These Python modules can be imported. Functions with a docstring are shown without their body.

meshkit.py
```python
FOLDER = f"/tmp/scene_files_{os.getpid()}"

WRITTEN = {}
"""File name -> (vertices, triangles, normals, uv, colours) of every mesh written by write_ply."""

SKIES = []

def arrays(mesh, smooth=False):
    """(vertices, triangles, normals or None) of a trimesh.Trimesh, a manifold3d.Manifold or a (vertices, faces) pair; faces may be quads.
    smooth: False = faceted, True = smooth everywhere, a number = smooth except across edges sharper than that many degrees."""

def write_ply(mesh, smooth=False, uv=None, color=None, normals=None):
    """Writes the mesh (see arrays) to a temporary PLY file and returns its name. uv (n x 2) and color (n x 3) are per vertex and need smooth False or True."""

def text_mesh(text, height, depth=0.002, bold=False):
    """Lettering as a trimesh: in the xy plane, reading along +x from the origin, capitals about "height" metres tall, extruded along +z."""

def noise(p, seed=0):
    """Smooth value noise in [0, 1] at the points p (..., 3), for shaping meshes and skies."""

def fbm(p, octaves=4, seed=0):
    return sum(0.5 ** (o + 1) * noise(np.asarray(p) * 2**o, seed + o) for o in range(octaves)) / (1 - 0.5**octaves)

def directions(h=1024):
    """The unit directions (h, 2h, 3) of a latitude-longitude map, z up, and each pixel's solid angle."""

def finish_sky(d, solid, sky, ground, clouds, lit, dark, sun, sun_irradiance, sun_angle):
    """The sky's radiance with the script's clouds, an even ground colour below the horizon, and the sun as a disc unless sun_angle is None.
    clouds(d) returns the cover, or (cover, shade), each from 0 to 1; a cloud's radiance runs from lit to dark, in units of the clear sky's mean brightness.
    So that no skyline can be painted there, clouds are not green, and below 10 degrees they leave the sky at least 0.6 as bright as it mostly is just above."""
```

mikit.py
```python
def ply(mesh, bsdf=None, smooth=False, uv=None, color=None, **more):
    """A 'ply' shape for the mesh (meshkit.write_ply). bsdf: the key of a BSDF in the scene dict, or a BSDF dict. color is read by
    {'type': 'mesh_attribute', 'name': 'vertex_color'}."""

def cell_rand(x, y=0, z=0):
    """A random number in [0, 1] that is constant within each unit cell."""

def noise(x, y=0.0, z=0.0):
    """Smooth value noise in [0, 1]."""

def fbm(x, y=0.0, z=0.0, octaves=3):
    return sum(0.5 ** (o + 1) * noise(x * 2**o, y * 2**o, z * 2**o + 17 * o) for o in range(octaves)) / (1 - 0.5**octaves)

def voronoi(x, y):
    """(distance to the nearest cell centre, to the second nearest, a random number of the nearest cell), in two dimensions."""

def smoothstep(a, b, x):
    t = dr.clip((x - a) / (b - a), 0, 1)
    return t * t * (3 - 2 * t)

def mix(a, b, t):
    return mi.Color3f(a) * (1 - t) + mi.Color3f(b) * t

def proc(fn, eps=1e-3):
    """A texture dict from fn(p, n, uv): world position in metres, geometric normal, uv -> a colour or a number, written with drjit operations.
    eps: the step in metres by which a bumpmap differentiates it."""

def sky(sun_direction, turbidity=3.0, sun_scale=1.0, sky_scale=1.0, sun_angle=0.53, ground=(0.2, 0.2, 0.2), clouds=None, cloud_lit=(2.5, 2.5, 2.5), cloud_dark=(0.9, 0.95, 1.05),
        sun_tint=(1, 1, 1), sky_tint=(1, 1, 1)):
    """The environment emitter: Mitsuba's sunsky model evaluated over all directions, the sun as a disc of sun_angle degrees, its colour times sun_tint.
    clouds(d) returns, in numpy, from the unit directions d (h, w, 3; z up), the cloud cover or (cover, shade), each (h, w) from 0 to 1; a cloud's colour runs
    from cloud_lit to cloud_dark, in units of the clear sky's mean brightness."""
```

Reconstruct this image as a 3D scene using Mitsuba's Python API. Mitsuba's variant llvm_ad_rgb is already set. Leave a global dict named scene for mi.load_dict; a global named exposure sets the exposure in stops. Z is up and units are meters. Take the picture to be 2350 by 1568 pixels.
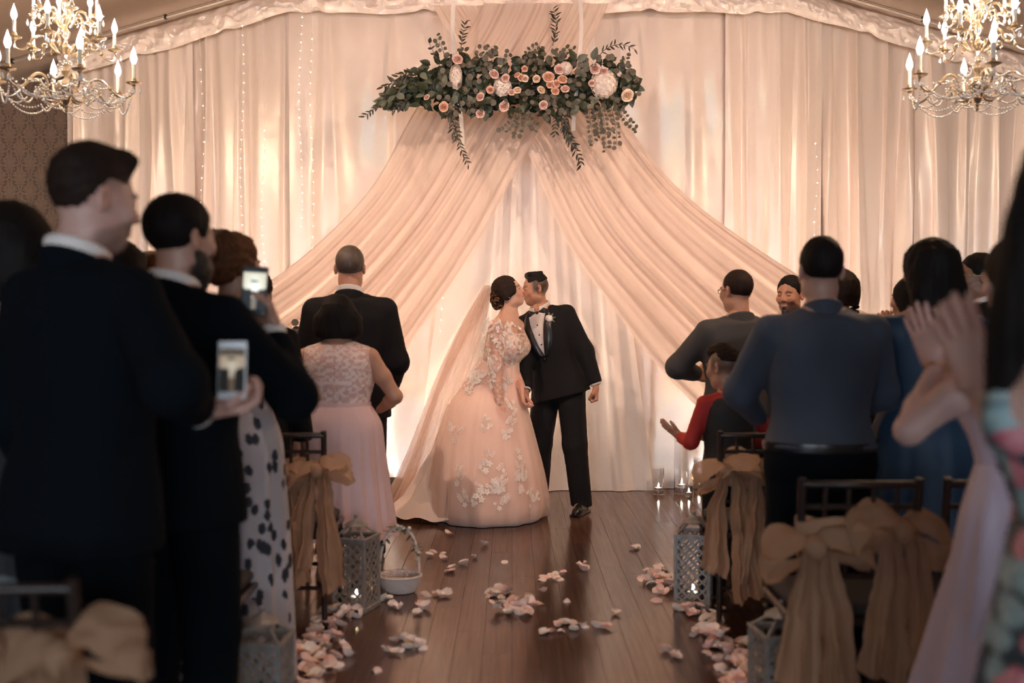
import math, random
import numpy as np, trimesh, drjit as dr, mitsuba as mi, mikit, meshkit
from mikit import proc, noise as mnoise, fbm as mfbm, smoothstep, mix
from scipy.interpolate import CubicSpline, PchipInterpolator
T = mi.ScalarTransform4f
scene, labels = {}, {}
rng = np.random.default_rng(7)
# ---------------------------------------------------------------- camera, lights, exposure
F, PITCH, CH = 2400.0, math.radians(1.65), 1.46
exposure = 0.36
scene['camera'] = {'type': 'thinlens', 'fov': math.degrees(2 * math.atan(1175 / F)), 'fov_axis': 'x', 'aperture_radius': 0.0125, 'focus_distance': 7.5, 'near_clip': 0.05, 'far_clip': 60.0,
                   'to_world': T().look_at(origin=[0, 0, CH], target=[0, math.cos(PITCH), CH - math.sin(PITCH)], up=[0, 0, 1])}
def rgb(*c): return {'type': 'rgb', 'value': [float(v) for v in c]}
def spot(key, o, t, c, power, cut, beam):
    scene[key] = {'type': 'spot', 'to_world': T().look_at(origin=o, target=t, up=[0.01, 0.02, 1]), 'intensity': rgb(*[power * v for v in c]), 'cutoff_angle': cut, 'beam_width': beam}
WARM, AMBER, COOL = (1.0, 0.66, 0.42), (1.0, 0.52, 0.26), (0.78, 0.88, 1.0)
# two warm theatre spots under the ceiling over the guests
spot('altar_spot', [-1.5, 4.3, 3.9], [-0.1, 7.8, 1.7], (1.0, 0.70, 0.53), 22, 40, 14)
spot('altar_spot_001', [1.9, 4.3, 3.9], [0.4, 7.8, 1.9], (1.0, 0.70, 0.53), 20, 40, 14)
# an unseen warm light, added over the aisle to brighten petals and floor
spot('added_aisle_spot', [0.0, 3.9, 3.95], [0.0, 4.5, 0.0], (1.0, 0.70, 0.54), 13, 27, 10)
# the uplights that stand on the floor along the backdrop (their cans are built further down)
UPLIGHTS = [(-2.75, 7.95, 38), (-1.75, 8.0, 44), (-0.93, 8.22, 28), (-0.12, 8.28, 20), (1.62, 8.2, 28), (2.5, 8.0, 44), (3.5, 7.95, 34)]  # the one behind the bride is added to brighten the white curtain
CANDLE, FAIRY, WINDOW = 170.0, 3.0, 12.0

# ---------------------------------------------------------------- helpers
def at(px, py, Y):
    """The world point at depth Y on the ray of a pixel of the 2350 x 1568 frame."""
    u, v = (px - 1175) / F, (784 - py) / F
    d = np.array([u, math.cos(PITCH) + v * math.sin(PITCH), -math.sin(PITCH) + v * math.cos(PITCH)])
    return np.array([0, 0, CH]) + d * (Y / d[1])
def tag(key, label=None, cat=None, group=None, kind=None):
    e = labels.setdefault(key, {})
    for k, v in (('label', label), ('category', cat), ('group', group), ('kind', kind)):
        if v: e[k] = v
COUNT = {}
def new(name, parent=None):
    k = f'{parent}__{name}' if parent else name
    n = COUNT.get(k, 0); COUNT[k] = n + 1
    return k if n == 0 else f'{k}_{n:03d}'
def ply(mesh, m, **kw): return mikit.ply(mesh, 'mat_' + m if m else None, **kw)
def put(name, mesh, mat, parent=None, smooth=False, label=None, cat=None, group=None, kind=None, **kw):
    k = new(name, parent)
    scene[k] = ply(mesh, mat, smooth=smooth, **kw)
    if label or cat or group or kind: tag(k, label, cat, group, kind)
    return k
def thing(name, label, cat, group=None):
    k = new(name); tag(k, label, cat, group); return k
def use(name, shape, parent=None, to_world=None, **t):
    k = new(name, parent); d = dict(shape)
    if to_world is not None: d['to_world'] = to_world
    scene[k] = d
    if t: tag(k, **t)
    return k
def TM(v, f): return trimesh.Trimesh(np.asarray(v, float), np.asarray(f), process=False)
def cat(ms): return trimesh.util.concatenate([m for m in ms])
def box(x0, y0, z0, x1, y1, z1):
    m = trimesh.creation.box([abs(x1 - x0), abs(y1 - y0), abs(z1 - z0)]); m.apply_translation([(x0 + x1) / 2, (y0 + y1) / 2, (z0 + z1) / 2]); return m
def cbox(x0, y0, z0, x1, y1, z1, c):
    """A box with chamfered edges."""
    pts = []
    for sx in (0, 1):
        for sy in (0, 1):
            for sz in (0, 1):
                p = np.array([(x0, x1)[sx], (y0, y1)[sy], (z0, z1)[sz]]); s = np.array([1 - 2 * sx, 1 - 2 * sy, 1 - 2 * sz]) * c
                for k in range(3):
                    q = p + s; q[k] = p[k]; pts.append(q)
    return trimesh.convex.convex_hull(np.array(pts))
def grid(P, closed_u=False):
    """Sheet mesh from points P (nv, nu, 3)."""
    nv, nu = P.shape[:2]; i = np.arange(nv * nu).reshape(nv, nu)
    if closed_u: a, b, c, d = i[:-1], np.roll(i, -1, 1)[:-1], np.roll(i, -1, 1)[1:], i[1:]
    else: a, b, c, d = i[:-1, :-1], i[:-1, 1:], i[1:, 1:], i[1:, :-1]
    a, b, c, d = (x.ravel() for x in (a, b, c, d))
    return TM(P.reshape(-1, 3), np.vstack([np.stack([a, b, c], 1), np.stack([a, c, d], 1)]))
def lathe(prof, n=24, cap=True):
    """prof: rows of (r, z)."""
    prof = np.asarray(prof, float); a = np.arange(n) / n * 2 * np.pi
    P = np.stack([prof[:, 0][:, None] * np.cos(a), prof[:, 0][:, None] * np.sin(a), np.repeat(prof[:, 1][:, None], n, 1)], -1)
    m = grid(P, True)
    return m
def tube(pts, r, n=8, closed=False):
    """Swept round tube; r a number or one per point; ends capped."""
    p = np.asarray(pts, float); m = len(p); r = np.broadcast_to(np.asarray(r, float), (m,))
    t = np.gradient(p, axis=0)
    if closed: t = np.roll(p, -1, 0) - np.roll(p, 1, 0)
    t /= np.linalg.norm(t, axis=1, keepdims=True) + 1e-12
    u = np.cross(t[0], [0.13, 0.27, 0.95]); u /= np.linalg.norm(u); U = []
    for k in range(m):
        u = u - t[k] * (u @ t[k]); u /= np.linalg.norm(u) + 1e-12; U.append(u)
    U = np.array(U); W = np.cross(t, U); a = np.arange(n) / n * 2 * np.pi
    P = p[:, None] + r[:, None, None] * (np.cos(a)[None, :, None] * U[:, None] + np.sin(a)[None, :, None] * W[:, None])
    if closed: return grid(np.concatenate([P, P[:1]]), True)
    g = grid(P, True); v = np.vstack([g.vertices, p[:1], p[-1:]]); b = m * n; i = np.arange(n); e = (m - 1) * n
    f = np.vstack([g.faces, np.stack([(i + 1) % n, i, i * 0 + b], 1), np.stack([e + i, e + (i + 1) % n, i * 0 + b + 1], 1)])
    return TM(v, f)
def spline(pts, n):
    p = np.asarray(pts, float); d = np.r_[0, np.cumsum(np.linalg.norm(np.diff(p, axis=0), axis=1))]
    return CubicSpline(d / d[-1], p)(np.linspace(0, 1, n))
def moved(m, M):
    m = m.copy(); m.apply_transform(M); return m
def rotz(a): return trimesh.transformations.rotation_matrix(a, [0, 0, 1])
def frame(o, x, y, z):
    M = np.eye(4); M[:3, 0], M[:3, 1], M[:3, 2], M[:3, 3] = x, y, z, o; return M
def unit(v): v = np.asarray(v, float); return v / (np.linalg.norm(v) + 1e-12)
def basis(zdir, hint=(0, 0, 1)):
    z = unit(zdir); x = np.cross(hint, z)
    if np.linalg.norm(x) < 1e-3: x = np.cross((0, 1, 0.1), z)
    x = unit(x); return x, np.cross(z, x), z
def sphere(c, r, sub=2, s=(1, 1, 1)):
    m = trimesh.creation.icosphere(subdivisions=sub, radius=r); m.vertices *= s; m.apply_translation(c); return m

# ---------------------------------------------------------------- materials
def mat(key, col, rough=0.6, two=True, **kw):
    b = {'type': 'principled', 'base_color': rgb(*col) if isinstance(col, tuple) else col, 'roughness': rough, **kw}
    scene['mat_' + key] = {'type': 'twosided', 'bsdf': b} if two else b
def emit(col, p): return {'emitter': {'type': 'area', 'radiance': rgb(*[p * v for v in col])}}
def sheer(key, col, trans, clear, rough=0.7):
    thin = {'type': 'principledthin', 'base_color': rgb(*col), 'roughness': rough, 'diff_trans': trans, 'spec_trans': 0.0, 'eta': 1.3}
    if clear <= 0: scene['mat_' + key] = thin
    else: scene['mat_' + key] = {'type': 'blendbsdf', 'weight': clear, 'a': thin, 'b': {'type': 'thindielectric', 'int_ior': 1.02, 'ext_ior': 1.0}}
VC = {'type': 'mesh_attribute', 'name': 'vertex_color'}

def wallpaper(p, n, uv):
    w, h = 0.172, 0.235
    def motif(x, z):
        x = x - dr.floor(x) - 0.5; z = z - dr.floor(z) - 0.5
        r = dr.sqrt(x * x * 5.0 + z * z * 4.2 * (1 + 0.5 * z)); a = dr.atan2(x * 1.2, z + 0.22)
        pet = 0.60 + 0.15 * dr.cos(a * 7.0) + 0.09 * dr.cos(a * 15.0)
        body = smoothstep(0.06, -0.04, r - pet)
        vein = smoothstep(0.25, 0.8, dr.cos(a * 14.0)) * smoothstep(0.1, 0.3, r) * 0.55
        ring = smoothstep(0.09, 0.04, dr.abs(r - 0.98 - 0.04 * dr.cos(a * 11)))
        return dr.clip(body * (1 - vein) + ring, 0, 1)
    q = p.x + p.y
    m = dr.maximum(motif(q / w, p.z / h), motif(q / w + 0.5, p.z / h + 0.5) * 1.0)
    return mix((0.15, 0.10, 0.072), (0.255, 0.175, 0.126), m)
mat('wallpaper', proc(wallpaper), 0.55)
mat('ceiling_paint', (0.30, 0.225, 0.18), 0.8)
mat('plain_wall', (0.22, 0.16, 0.12), 0.8)
def wood(k):
    def fn(p, n, uv):
        g = mfbm(p.x * 70 + k * 9.1, p.y * 2.2 + k * 3.7, 0.5, octaves=4)
        return mix((0.030, 0.014, 0.009), (0.075, 0.036, 0.022), dr.clip(g * 1.5 - 0.3 + 0.12 * k, 0, 1))
    return fn
def scuff(p, n, uv): return 0.11 + 0.12 * mfbm(p.x * 5, p.y * 1.3, 1.0, octaves=3)
for k in range(3):
    mat(f'floor_wood_{k}', proc(wood(k)), proc(scuff), specular=0.8, clearcoat=0.3, clearcoat_gloss=0.85)
mat('dark_gap', (0.012, 0.007, 0.005), 0.6)
mat('satin', (0.79, 0.67, 0.595), 0.27, specular=1.0, sheen=0.2)
mat('satin_valance', (0.76, 0.64, 0.57), 0.27, specular=1.0, sheen=0.2)
mat('white_curtain', (0.88, 0.81, 0.76), 0.45, specular=0.4)
sheer('swag_sheer', (0.84, 0.71, 0.635), 0.75, 0.10, 0.6)
mat('black_metal', (0.02, 0.02, 0.02), 0.4)
mat('pipe_metal', (0.55, 0.48, 0.42), 0.4, metallic=0.6)
scene['mat_lamp_black'] = {'type': 'diffuse', 'reflectance': rgb(0.02, 0.02, 0.02)}

# ---------------------------------------------------------------- the room
YB, ZC, XR = 8.74, 4.04, 0.22          # back wall, ridge height, ridge centre
SL, HALF, XL0, XR0, YF = 0.285, 1.98, -5.4, 5.9, -7.0
def ceil_z(x): return ZC - SL * max(0.0, abs(x - XR) - HALF)
put('floor', box(XL0, YF, -0.10, XR0, YB + 0.2, -0.012), 'dark_gap', kind='structure')
pr = random.Random(5)
pw = 0.125
for i in range(-20, 21):
    x0 = i * pw; y = 1.55 + pr.uniform(-0.9, 0)
    while y < YB:
        L = pr.uniform(1.5, 2.8); y1 = min(y + L, YB + 0.02)
        z = pr.uniform(-0.0003, 0.0)
        put('plank', cbox(x0 + 0.0005, y + 0.0005, -0.012, x0 + pw - 0.0005, y1 - 0.0005, z, 0.0008), f'floor_wood_{pr.randrange(3)}', 'floor')
        y = y1
def gable(y0, y1, z0, ztop):
    xs = [XL0, XR - HALF, XR + HALF, XR0]
    top = [(x, ceil_z(x)) for x in xs]
    poly = [(XL0, z0), (XR0, z0)] + top[::-1]
    from shapely.geometry import Polygon
    m = trimesh.creation.extrude_polygon(Polygon(poly), y1 - y0, engine='earcut')
    m.apply_transform(frame([0, y1, 0], [1, 0, 0], [0, 0, 1], [0, -1, 0])); return m
put('wall_back', gable(YB, YB + 0.15, -0.05, 4), 'wallpaper', kind='structure')
put('wall_left', box(XL0 - 0.15, YF, -0.05, XL0, YB, ceil_z(XL0)), 'wallpaper', kind='structure')
put('wall_right', box(XR0, YF, -0.05, XR0 + 0.15, YB, ceil_z(XR0)), 'wallpaper', kind='structure')
put('wall_rear', gable(YF - 0.15, YF, -0.05, 4), 'plain_wall', kind='structure')
def slab(xa, xb):
    za, zb = ceil_z(xa), ceil_z(xb)
    v = [(x, y, z + dz) for dz in (0, 0.12) for x, z in ((xa, za), (xb, zb)) for y in (YF, YB + 0.1)]
    return trimesh.convex.convex_hull(np.array(v))
ck = put('ceiling', slab(XR - HALF, XR + HALF), 'ceiling_paint', kind='structure')
put('ceiling_slope', slab(XL0, XR - HALF), 'ceiling_paint', 'ceiling'); put('ceiling_slope', slab(XR + HALF, XR0), 'ceiling_paint', 'ceiling')
for i, x in enumerate((-3.6, -1.2, 1.2, 3.6)):   # daylight windows in the wall behind the camera
    k = put(f'window_{i+1}', cat([box(x - 0.8, YF, 0.75, x + 0.8, YF + 0.05, 0.82), box(x - 0.8, YF, 2.5, x + 0.8, YF + 0.05, 2.57), box(x - 0.8, YF, 0.82, x - 0.74, YF + 0.05, 2.5), box(x + 0.74, YF, 0.82, x + 0.8, YF + 0.05, 2.5), box(x - 0.02, YF, 0.82, x + 0.02, YF + 0.05, 2.5)]), 'plain_wall', kind='structure')
    pane = TM([(x - 0.74, YF + 0.02, 0.82), (x + 0.74, YF + 0.02, 0.82), (x + 0.74, YF + 0.02, 2.5), (x - 0.74, YF + 0.02, 2.5)], [[0, 2, 1], [0, 3, 2]])
    scene[k + '__pane'] = ply(pane, 'lamp_black', **emit(COOL, WINDOW))
    scene[k + '__pane']['emitter']['sampling_weight'] = 4.0

# ---------------------------------------------------------------- satin backdrop, one panel after the other
def curtain(xa, xb, Y, seed, nf, amp, ztop, spread=0.0, tilt=0.0, flat=0.0):
    r = np.random.default_rng(seed); nu, nv = int(max(60, (xb - xa) * 110)), 90
    u, v = np.meshgrid(np.linspace(0, 1, nu), np.linspace(0, 1, nv))
    ph = r.uniform(0, 6.28, 6); x = xa + (xb - xa) * u
    zt = np.vectorize(ztop)(x); z = zt * (1 - v)
    warp = u + 0.05 * np.sin(2 * np.pi * u * 1.7 + ph[0]) + tilt * (v - 0.3) * (u - 0.5) + 0.018 * np.sin(5 * v + ph[5] + 7 * u)
    w1 = np.sin(2 * np.pi * nf * warp + ph[1]); w2 = np.sin(2 * np.pi * nf * 2.3 * warp + ph[2] + 1.2 * v); w3 = np.sin(2 * np.pi * nf * 0.47 * warp + ph[3])
    sharp = np.sign(w1) * np.abs(w1) ** 0.7
    env = (0.35 + 0.65 * np.clip(v * 3, 0, 1)) * (0.25 + 0.75 * np.clip(np.minimum(x - xa, xb - x) / 0.12, 0, 1))
    y = amp * env * (0.55 * sharp + 0.13 * w2 + 0.45 * w3 * (0.4 + v))
    for k in range(int(nf * 1.6)):                            # pinched pleats that open towards the floor
        uk = (k + .5 + r.uniform(-.3, .3)) / int(nf * 1.6); wk = r.uniform(.012, .022) + r.uniform(.02, .05) * v; y -= amp * r.uniform(.5, 1.1) * np.exp(-((u - uk - r.uniform(-.05, .05) * v) / wk) ** 2) * (0.35 + 0.65 * np.clip(v * 3, 0, 1)) * np.clip(np.minimum(x - xa, xb - x) / 0.12, 0, 1)
    y += 0.010 * np.exp(-v * 9) * np.sin(2 * np.pi * nf * 3.1 * u + ph[4])
    cr = meshkit.fbm(np.stack([x * 5, z * 2.0, x * 0 + seed], -1), 3) - 0.5
    y += 0.012 * cr
    for k in range(3):                                        # the creases the cloth was folded along
        zz = r.uniform(0.9, 3.2); y += 0.0035 * np.exp(-((z - zz) / 0.012) ** 2) * (np.sin(x * 9 + seed) > -0.1)
    x = x + spread * (u - 0.5) * v + 0.02 * w2 * env * amp / 0.06
    return grid(np.stack([x, Y + y, z + 0.004], -1))
top_of = lambda dz: (lambda x: ceil_z(x) - dz)
PANELS = [(-3.60, -2.58, 8.51, 11, 2.9, 0.070, 'pink satin backdrop panel beside the damask wallpaper at far left', 0.3),
          (-2.70, -1.68, 8.565, 12, 2.3, 0.065, 'gathered satin backdrop panel right of the left chandelier', 0.35),
          (-1.80, 0.24, 8.51, 13, 2.7, 0.030, 'smooth satin backdrop panel with fairy lights left of the flower garland', 0.1),
          (0.20, 1.84, 8.57, 14, 2.2, 0.022, 'flat creased satin backdrop panel just right of the flower garland', 0.05),
          (1.72, 2.50, 8.51, 15, 2.0, 0.060, 'satin backdrop panel with shiny swooping top folds', 0.4),
          (2.40, 3.38, 8.57, 16, 2.5, 0.075, 'deeply folded satin backdrop panel left of the right chandelier', 0.4),
          (3.26, 4.55, 8.51, 17, 3.4, 0.075, 'satin backdrop panel behind the right chandelier at far right', 0.4)]
for xa, xb, Y, sd, nf, amp, lab, tilt in PANELS:
    put('satin_curtain', curtain(xa, xb, Y, sd, nf, amp, top_of(0.10), tilt=tilt), 'satin', smooth=True, label=lab, cat='curtain', group='satin backdrop panels')
put('white_curtain', curtain(-0.30, 0.64, 8.46, 18, 7.0, 0.022, top_of(0.25), spread=1.02), 'white_curtain', smooth=True, label='bright white gathered curtain behind the kissing couple', cat='curtain')
# the gathered valance along the ceiling line
def valance():
    xs = np.linspace(-3.62, 4.6, 700); nv = 16; P = np.zeros((nv, len(xs), 3))
    gath = sum(np.exp(-((xs - g) / 0.05) ** 2) for g in (-3.0, -2.28, -1.55, -0.7, 0.2, 1.1, 1.95, 2.85, 3.6))
    sag = 0.008 * np.sin(xs * 4.1) + 0.006 * np.sin(xs * 11)
    for j in range(nv):
        t = j / (nv - 1); zt = np.array([ceil_z(x) for x in xs])
        h = 0.200 + sag * t - 0.022 * gath
        bul = 0.05 * np.sin(np.pi * min(t * 1.05, 1)) ** 0.7
        q = np.stack([xs * 4.5, xs * 0 + t * 3.2 + 0.6 * np.sin(xs * 6), xs * 0 + 4], -1)
        wr = (meshkit.fbm(q, 3) - 0.5) * 0.09 - 0.055 * np.abs(meshkit.fbm(q * [2.2, 1.1, 1] + 5, 3) - 0.5) * 2 + 0.026 * np.sin(xs * 38 + t * 5 + 3 * np.sin(xs * 5)) * (0.25 + gath)
        P[j] = np.stack([xs, 8.40 - bul - wr * np.sin(np.pi * (0.1 + 0.85 * t)), zt + 0.0 - h * t], -1)
    return grid(P)
put('valance', valance(), 'satin_valance', smooth=True, label='crumpled satin valance gathered along the ceiling line', cat='valance')
pk = thing('drape_rail', 'thin metal rail following the ceiling line above the valance', 'rail')
prof = [(-5.3, ceil_z(-5.3)), (-3.6, ceil_z(-3.6)), (XR - HALF, ZC), (XR + HALF, ZC), (4.6, ceil_z(4.6))]
for a, b in zip(prof[:-1], prof[1:]):
    put('tube', tube([(a[0], 8.22, a[1] - 0.022), (b[0], 8.22, b[1] - 0.022)], 0.010, 10), 'pipe_metal', pk, smooth=40)
for x in (-4.6, -3.9, -2.7, -1.9, 2.6, 3.2):
    put('clamp', box(x - 0.008, 8.205, ceil_z(x) - 0.035, x + 0.008, 8.235, ceil_z(x)), 'black_metal', pk)
# ---------------------------------------------------------------- the two sheer swags, crossing behind the garland
def swag(outer, inner, Ytop, Ybot, seed):
    r = np.random.default_rng(seed); n, m = 120, 130
    O = spline([at(x, y, 8.1) for x, y in outer], n); I = spline([at(x, y, 8.1) for x, y in inner], n)
    t = np.linspace(0, 1, m); P = np.zeros((n, m, 3)); ph = r.uniform(0, 6.3, 8)
    s = np.linspace(0, 1, n)[:, None]
    tt = t[None] + 0.02 * np.sin(9 * t[None] + 3 * s + ph[0])
    P = O[:, None] * (1 - tt[..., None]) + I[:, None] * tt[..., None]
    pinch = np.exp(-((s - 0.27) / 0.2) ** 2)
    fold = 0.5 * np.sin(2 * np.pi * 5.2 * t + ph[1] + 1.5 * s) + 0.35 * np.sin(2 * np.pi * 9.7 * t + ph[2] - 2 * s) + 0.25 * np.sin(2 * np.pi * 17 * t + ph[3] + 3 * s)
    sag = -0.10 * np.sin(np.pi * t) * np.clip((s - 0.35) * 2, 0, 1)
    P[..., 1] = Ytop + (Ybot - Ytop) * s ** 1.5 + fold * (0.028 + 0.022 * s) * (1 - 0.3 * pinch)
    P[..., 2] += sag * 0.3 + 0.012 * fold
    return grid(P)
put('sheer_swag', swag([(1110, 4), (1060, 100), (955, 255), (868, 417), (760, 540), (640, 640), (480, 722), (250, 800)],
                       [(1400, 4), (1325, 150), (1210, 340), (1100, 540), (1000, 695), (930, 800), (868, 925), (800, 1108)], 8.14, 7.95, 1), 'swag_sheer', smooth=True,
    label='pleated blush sheer swag sweeping from the garland down to the left', cat='swag', group='crossed sheer swags')
put('sheer_swag', swag([(1275, 4), (1350, 110), (1440, 270), (1560, 430), (1700, 545), (1830, 635), (2010, 740), (2230, 850)],
                       [(985, 4), (1080, 150), (1205, 345), (1300, 560), (1400, 700), (1520, 850), (1620, 950), (1740, 1112)], 8.20, 7.95, 2), 'swag_sheer', smooth=True,
    label='pleated blush sheer swag sweeping from the garland down to the right', cat='swag', group='crossed sheer swags')
# uplights
for x, y, pw_ in UPLIGHTS:
    if pw_ <= 0: continue
    k = thing('uplight', 'small black floor uplight ' + {-2.75: 'at the foot of the leftmost satin folds', -1.75: 'behind the guests at the foot of the left satin', -0.93: 'beside the train of the gown', -0.12: 'added unseen behind the bride to brighten the white curtain', 1.62: 'behind the boy in red', 2.5: 'behind the woman in blue', 3.5: 'at the foot of the rightmost satin folds'}[x], 'lamp', 'floor uplights')
    d = unit([0.05 * (0.3 - x), 0.42, 1.0]); X, Y_, Z = basis(d)
    M = frame([x, y, 0.0], X, Y_, Z)
    put('housing', moved(lathe([(0.0, 0.02), (0.05, 0.02), (0.055, 0.03), (0.06, 0.14), (0.052, 0.14), (0.05, 0.12)], 20), M), 'black_metal', k, smooth=40)
    ln = moved(TM([(0.048 * math.cos(a), 0.048 * math.sin(a), 0.125) for a in np.arange(16) / 16 * 6.2832], [[0, i, i + 1] for i in range(1, 15)]), M)
    scene[new('lens', k)] = {**ply(ln, 'lamp_black'), **emit((1.0, 0.79, 0.62), pw_ * 26)}
# ---------------------------------------------------------------- figures: distance fields meshed by surface nets
CORN = np.array([[i, j, k] for i in (0, 1) for j in (0, 1) for k in (0, 1)])
EDGES = [(a, b) for a in range(8) for b in range(a + 1, 8) if np.abs(CORN[a] - CORN[b]).sum() == 1]
def surfnets(V, lo, h):
    S = V < 0; n = np.array(V.shape) - 1; cnt = np.zeros(n, np.int8)
    for c in CORN: cnt += S[c[0]:c[0] + n[0], c[1]:c[1] + n[1], c[2]:c[2] + n[2]]
    idx = np.argwhere((cnt > 0) & (cnt < 8)); ids = -np.ones(n, np.int64); ids[tuple(idx.T)] = np.arange(len(idx))
    vals = np.stack([V[tuple((idx + c).T)] for c in CORN], 1); pos = np.zeros((len(idx), 3)); w = np.zeros(len(idx))
    for a, b in EDGES:
        va, vb = vals[:, a], vals[:, b]; on = (va < 0) != (vb < 0)
        t = np.where(on, va / np.where(va == vb, 1, va - vb), 0)
        pos += on[:, None] * (CORN[a] + t[:, None] * (CORN[b] - CORN[a])); w += on
    vert = lo + (idx + pos / w[:, None]) * h; F_ = []
    for ax in range(3):
        o = [slice(None)] * 3; o[ax] = slice(0, -1); p = [slice(None)] * 3; p[ax] = slice(1, None)
        A, B = S[tuple(o)], S[tuple(p)]; u, v = (ax + 1) % 3, (ax + 2) % 3
        e = np.argwhere(A != B); e = e[(e[:, u] > 0) & (e[:, v] > 0) & (e[:, u] < n[u]) & (e[:, v] < n[v])]
        fl = A[tuple(e.T)]
        def cid(du, dv):
            q = e.copy(); q[:, u] -= du; q[:, v] -= dv; return ids[tuple(q.T)]
        q = np.stack([cid(1, 1), cid(0, 1), cid(0, 0), cid(1, 0)], 1); q[~fl] = q[~fl][:, ::-1]
        F_ += [q[:, [0, 1, 2]], q[:, [0, 2, 3]]]
    return TM(vert, np.vstack(F_))
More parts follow.
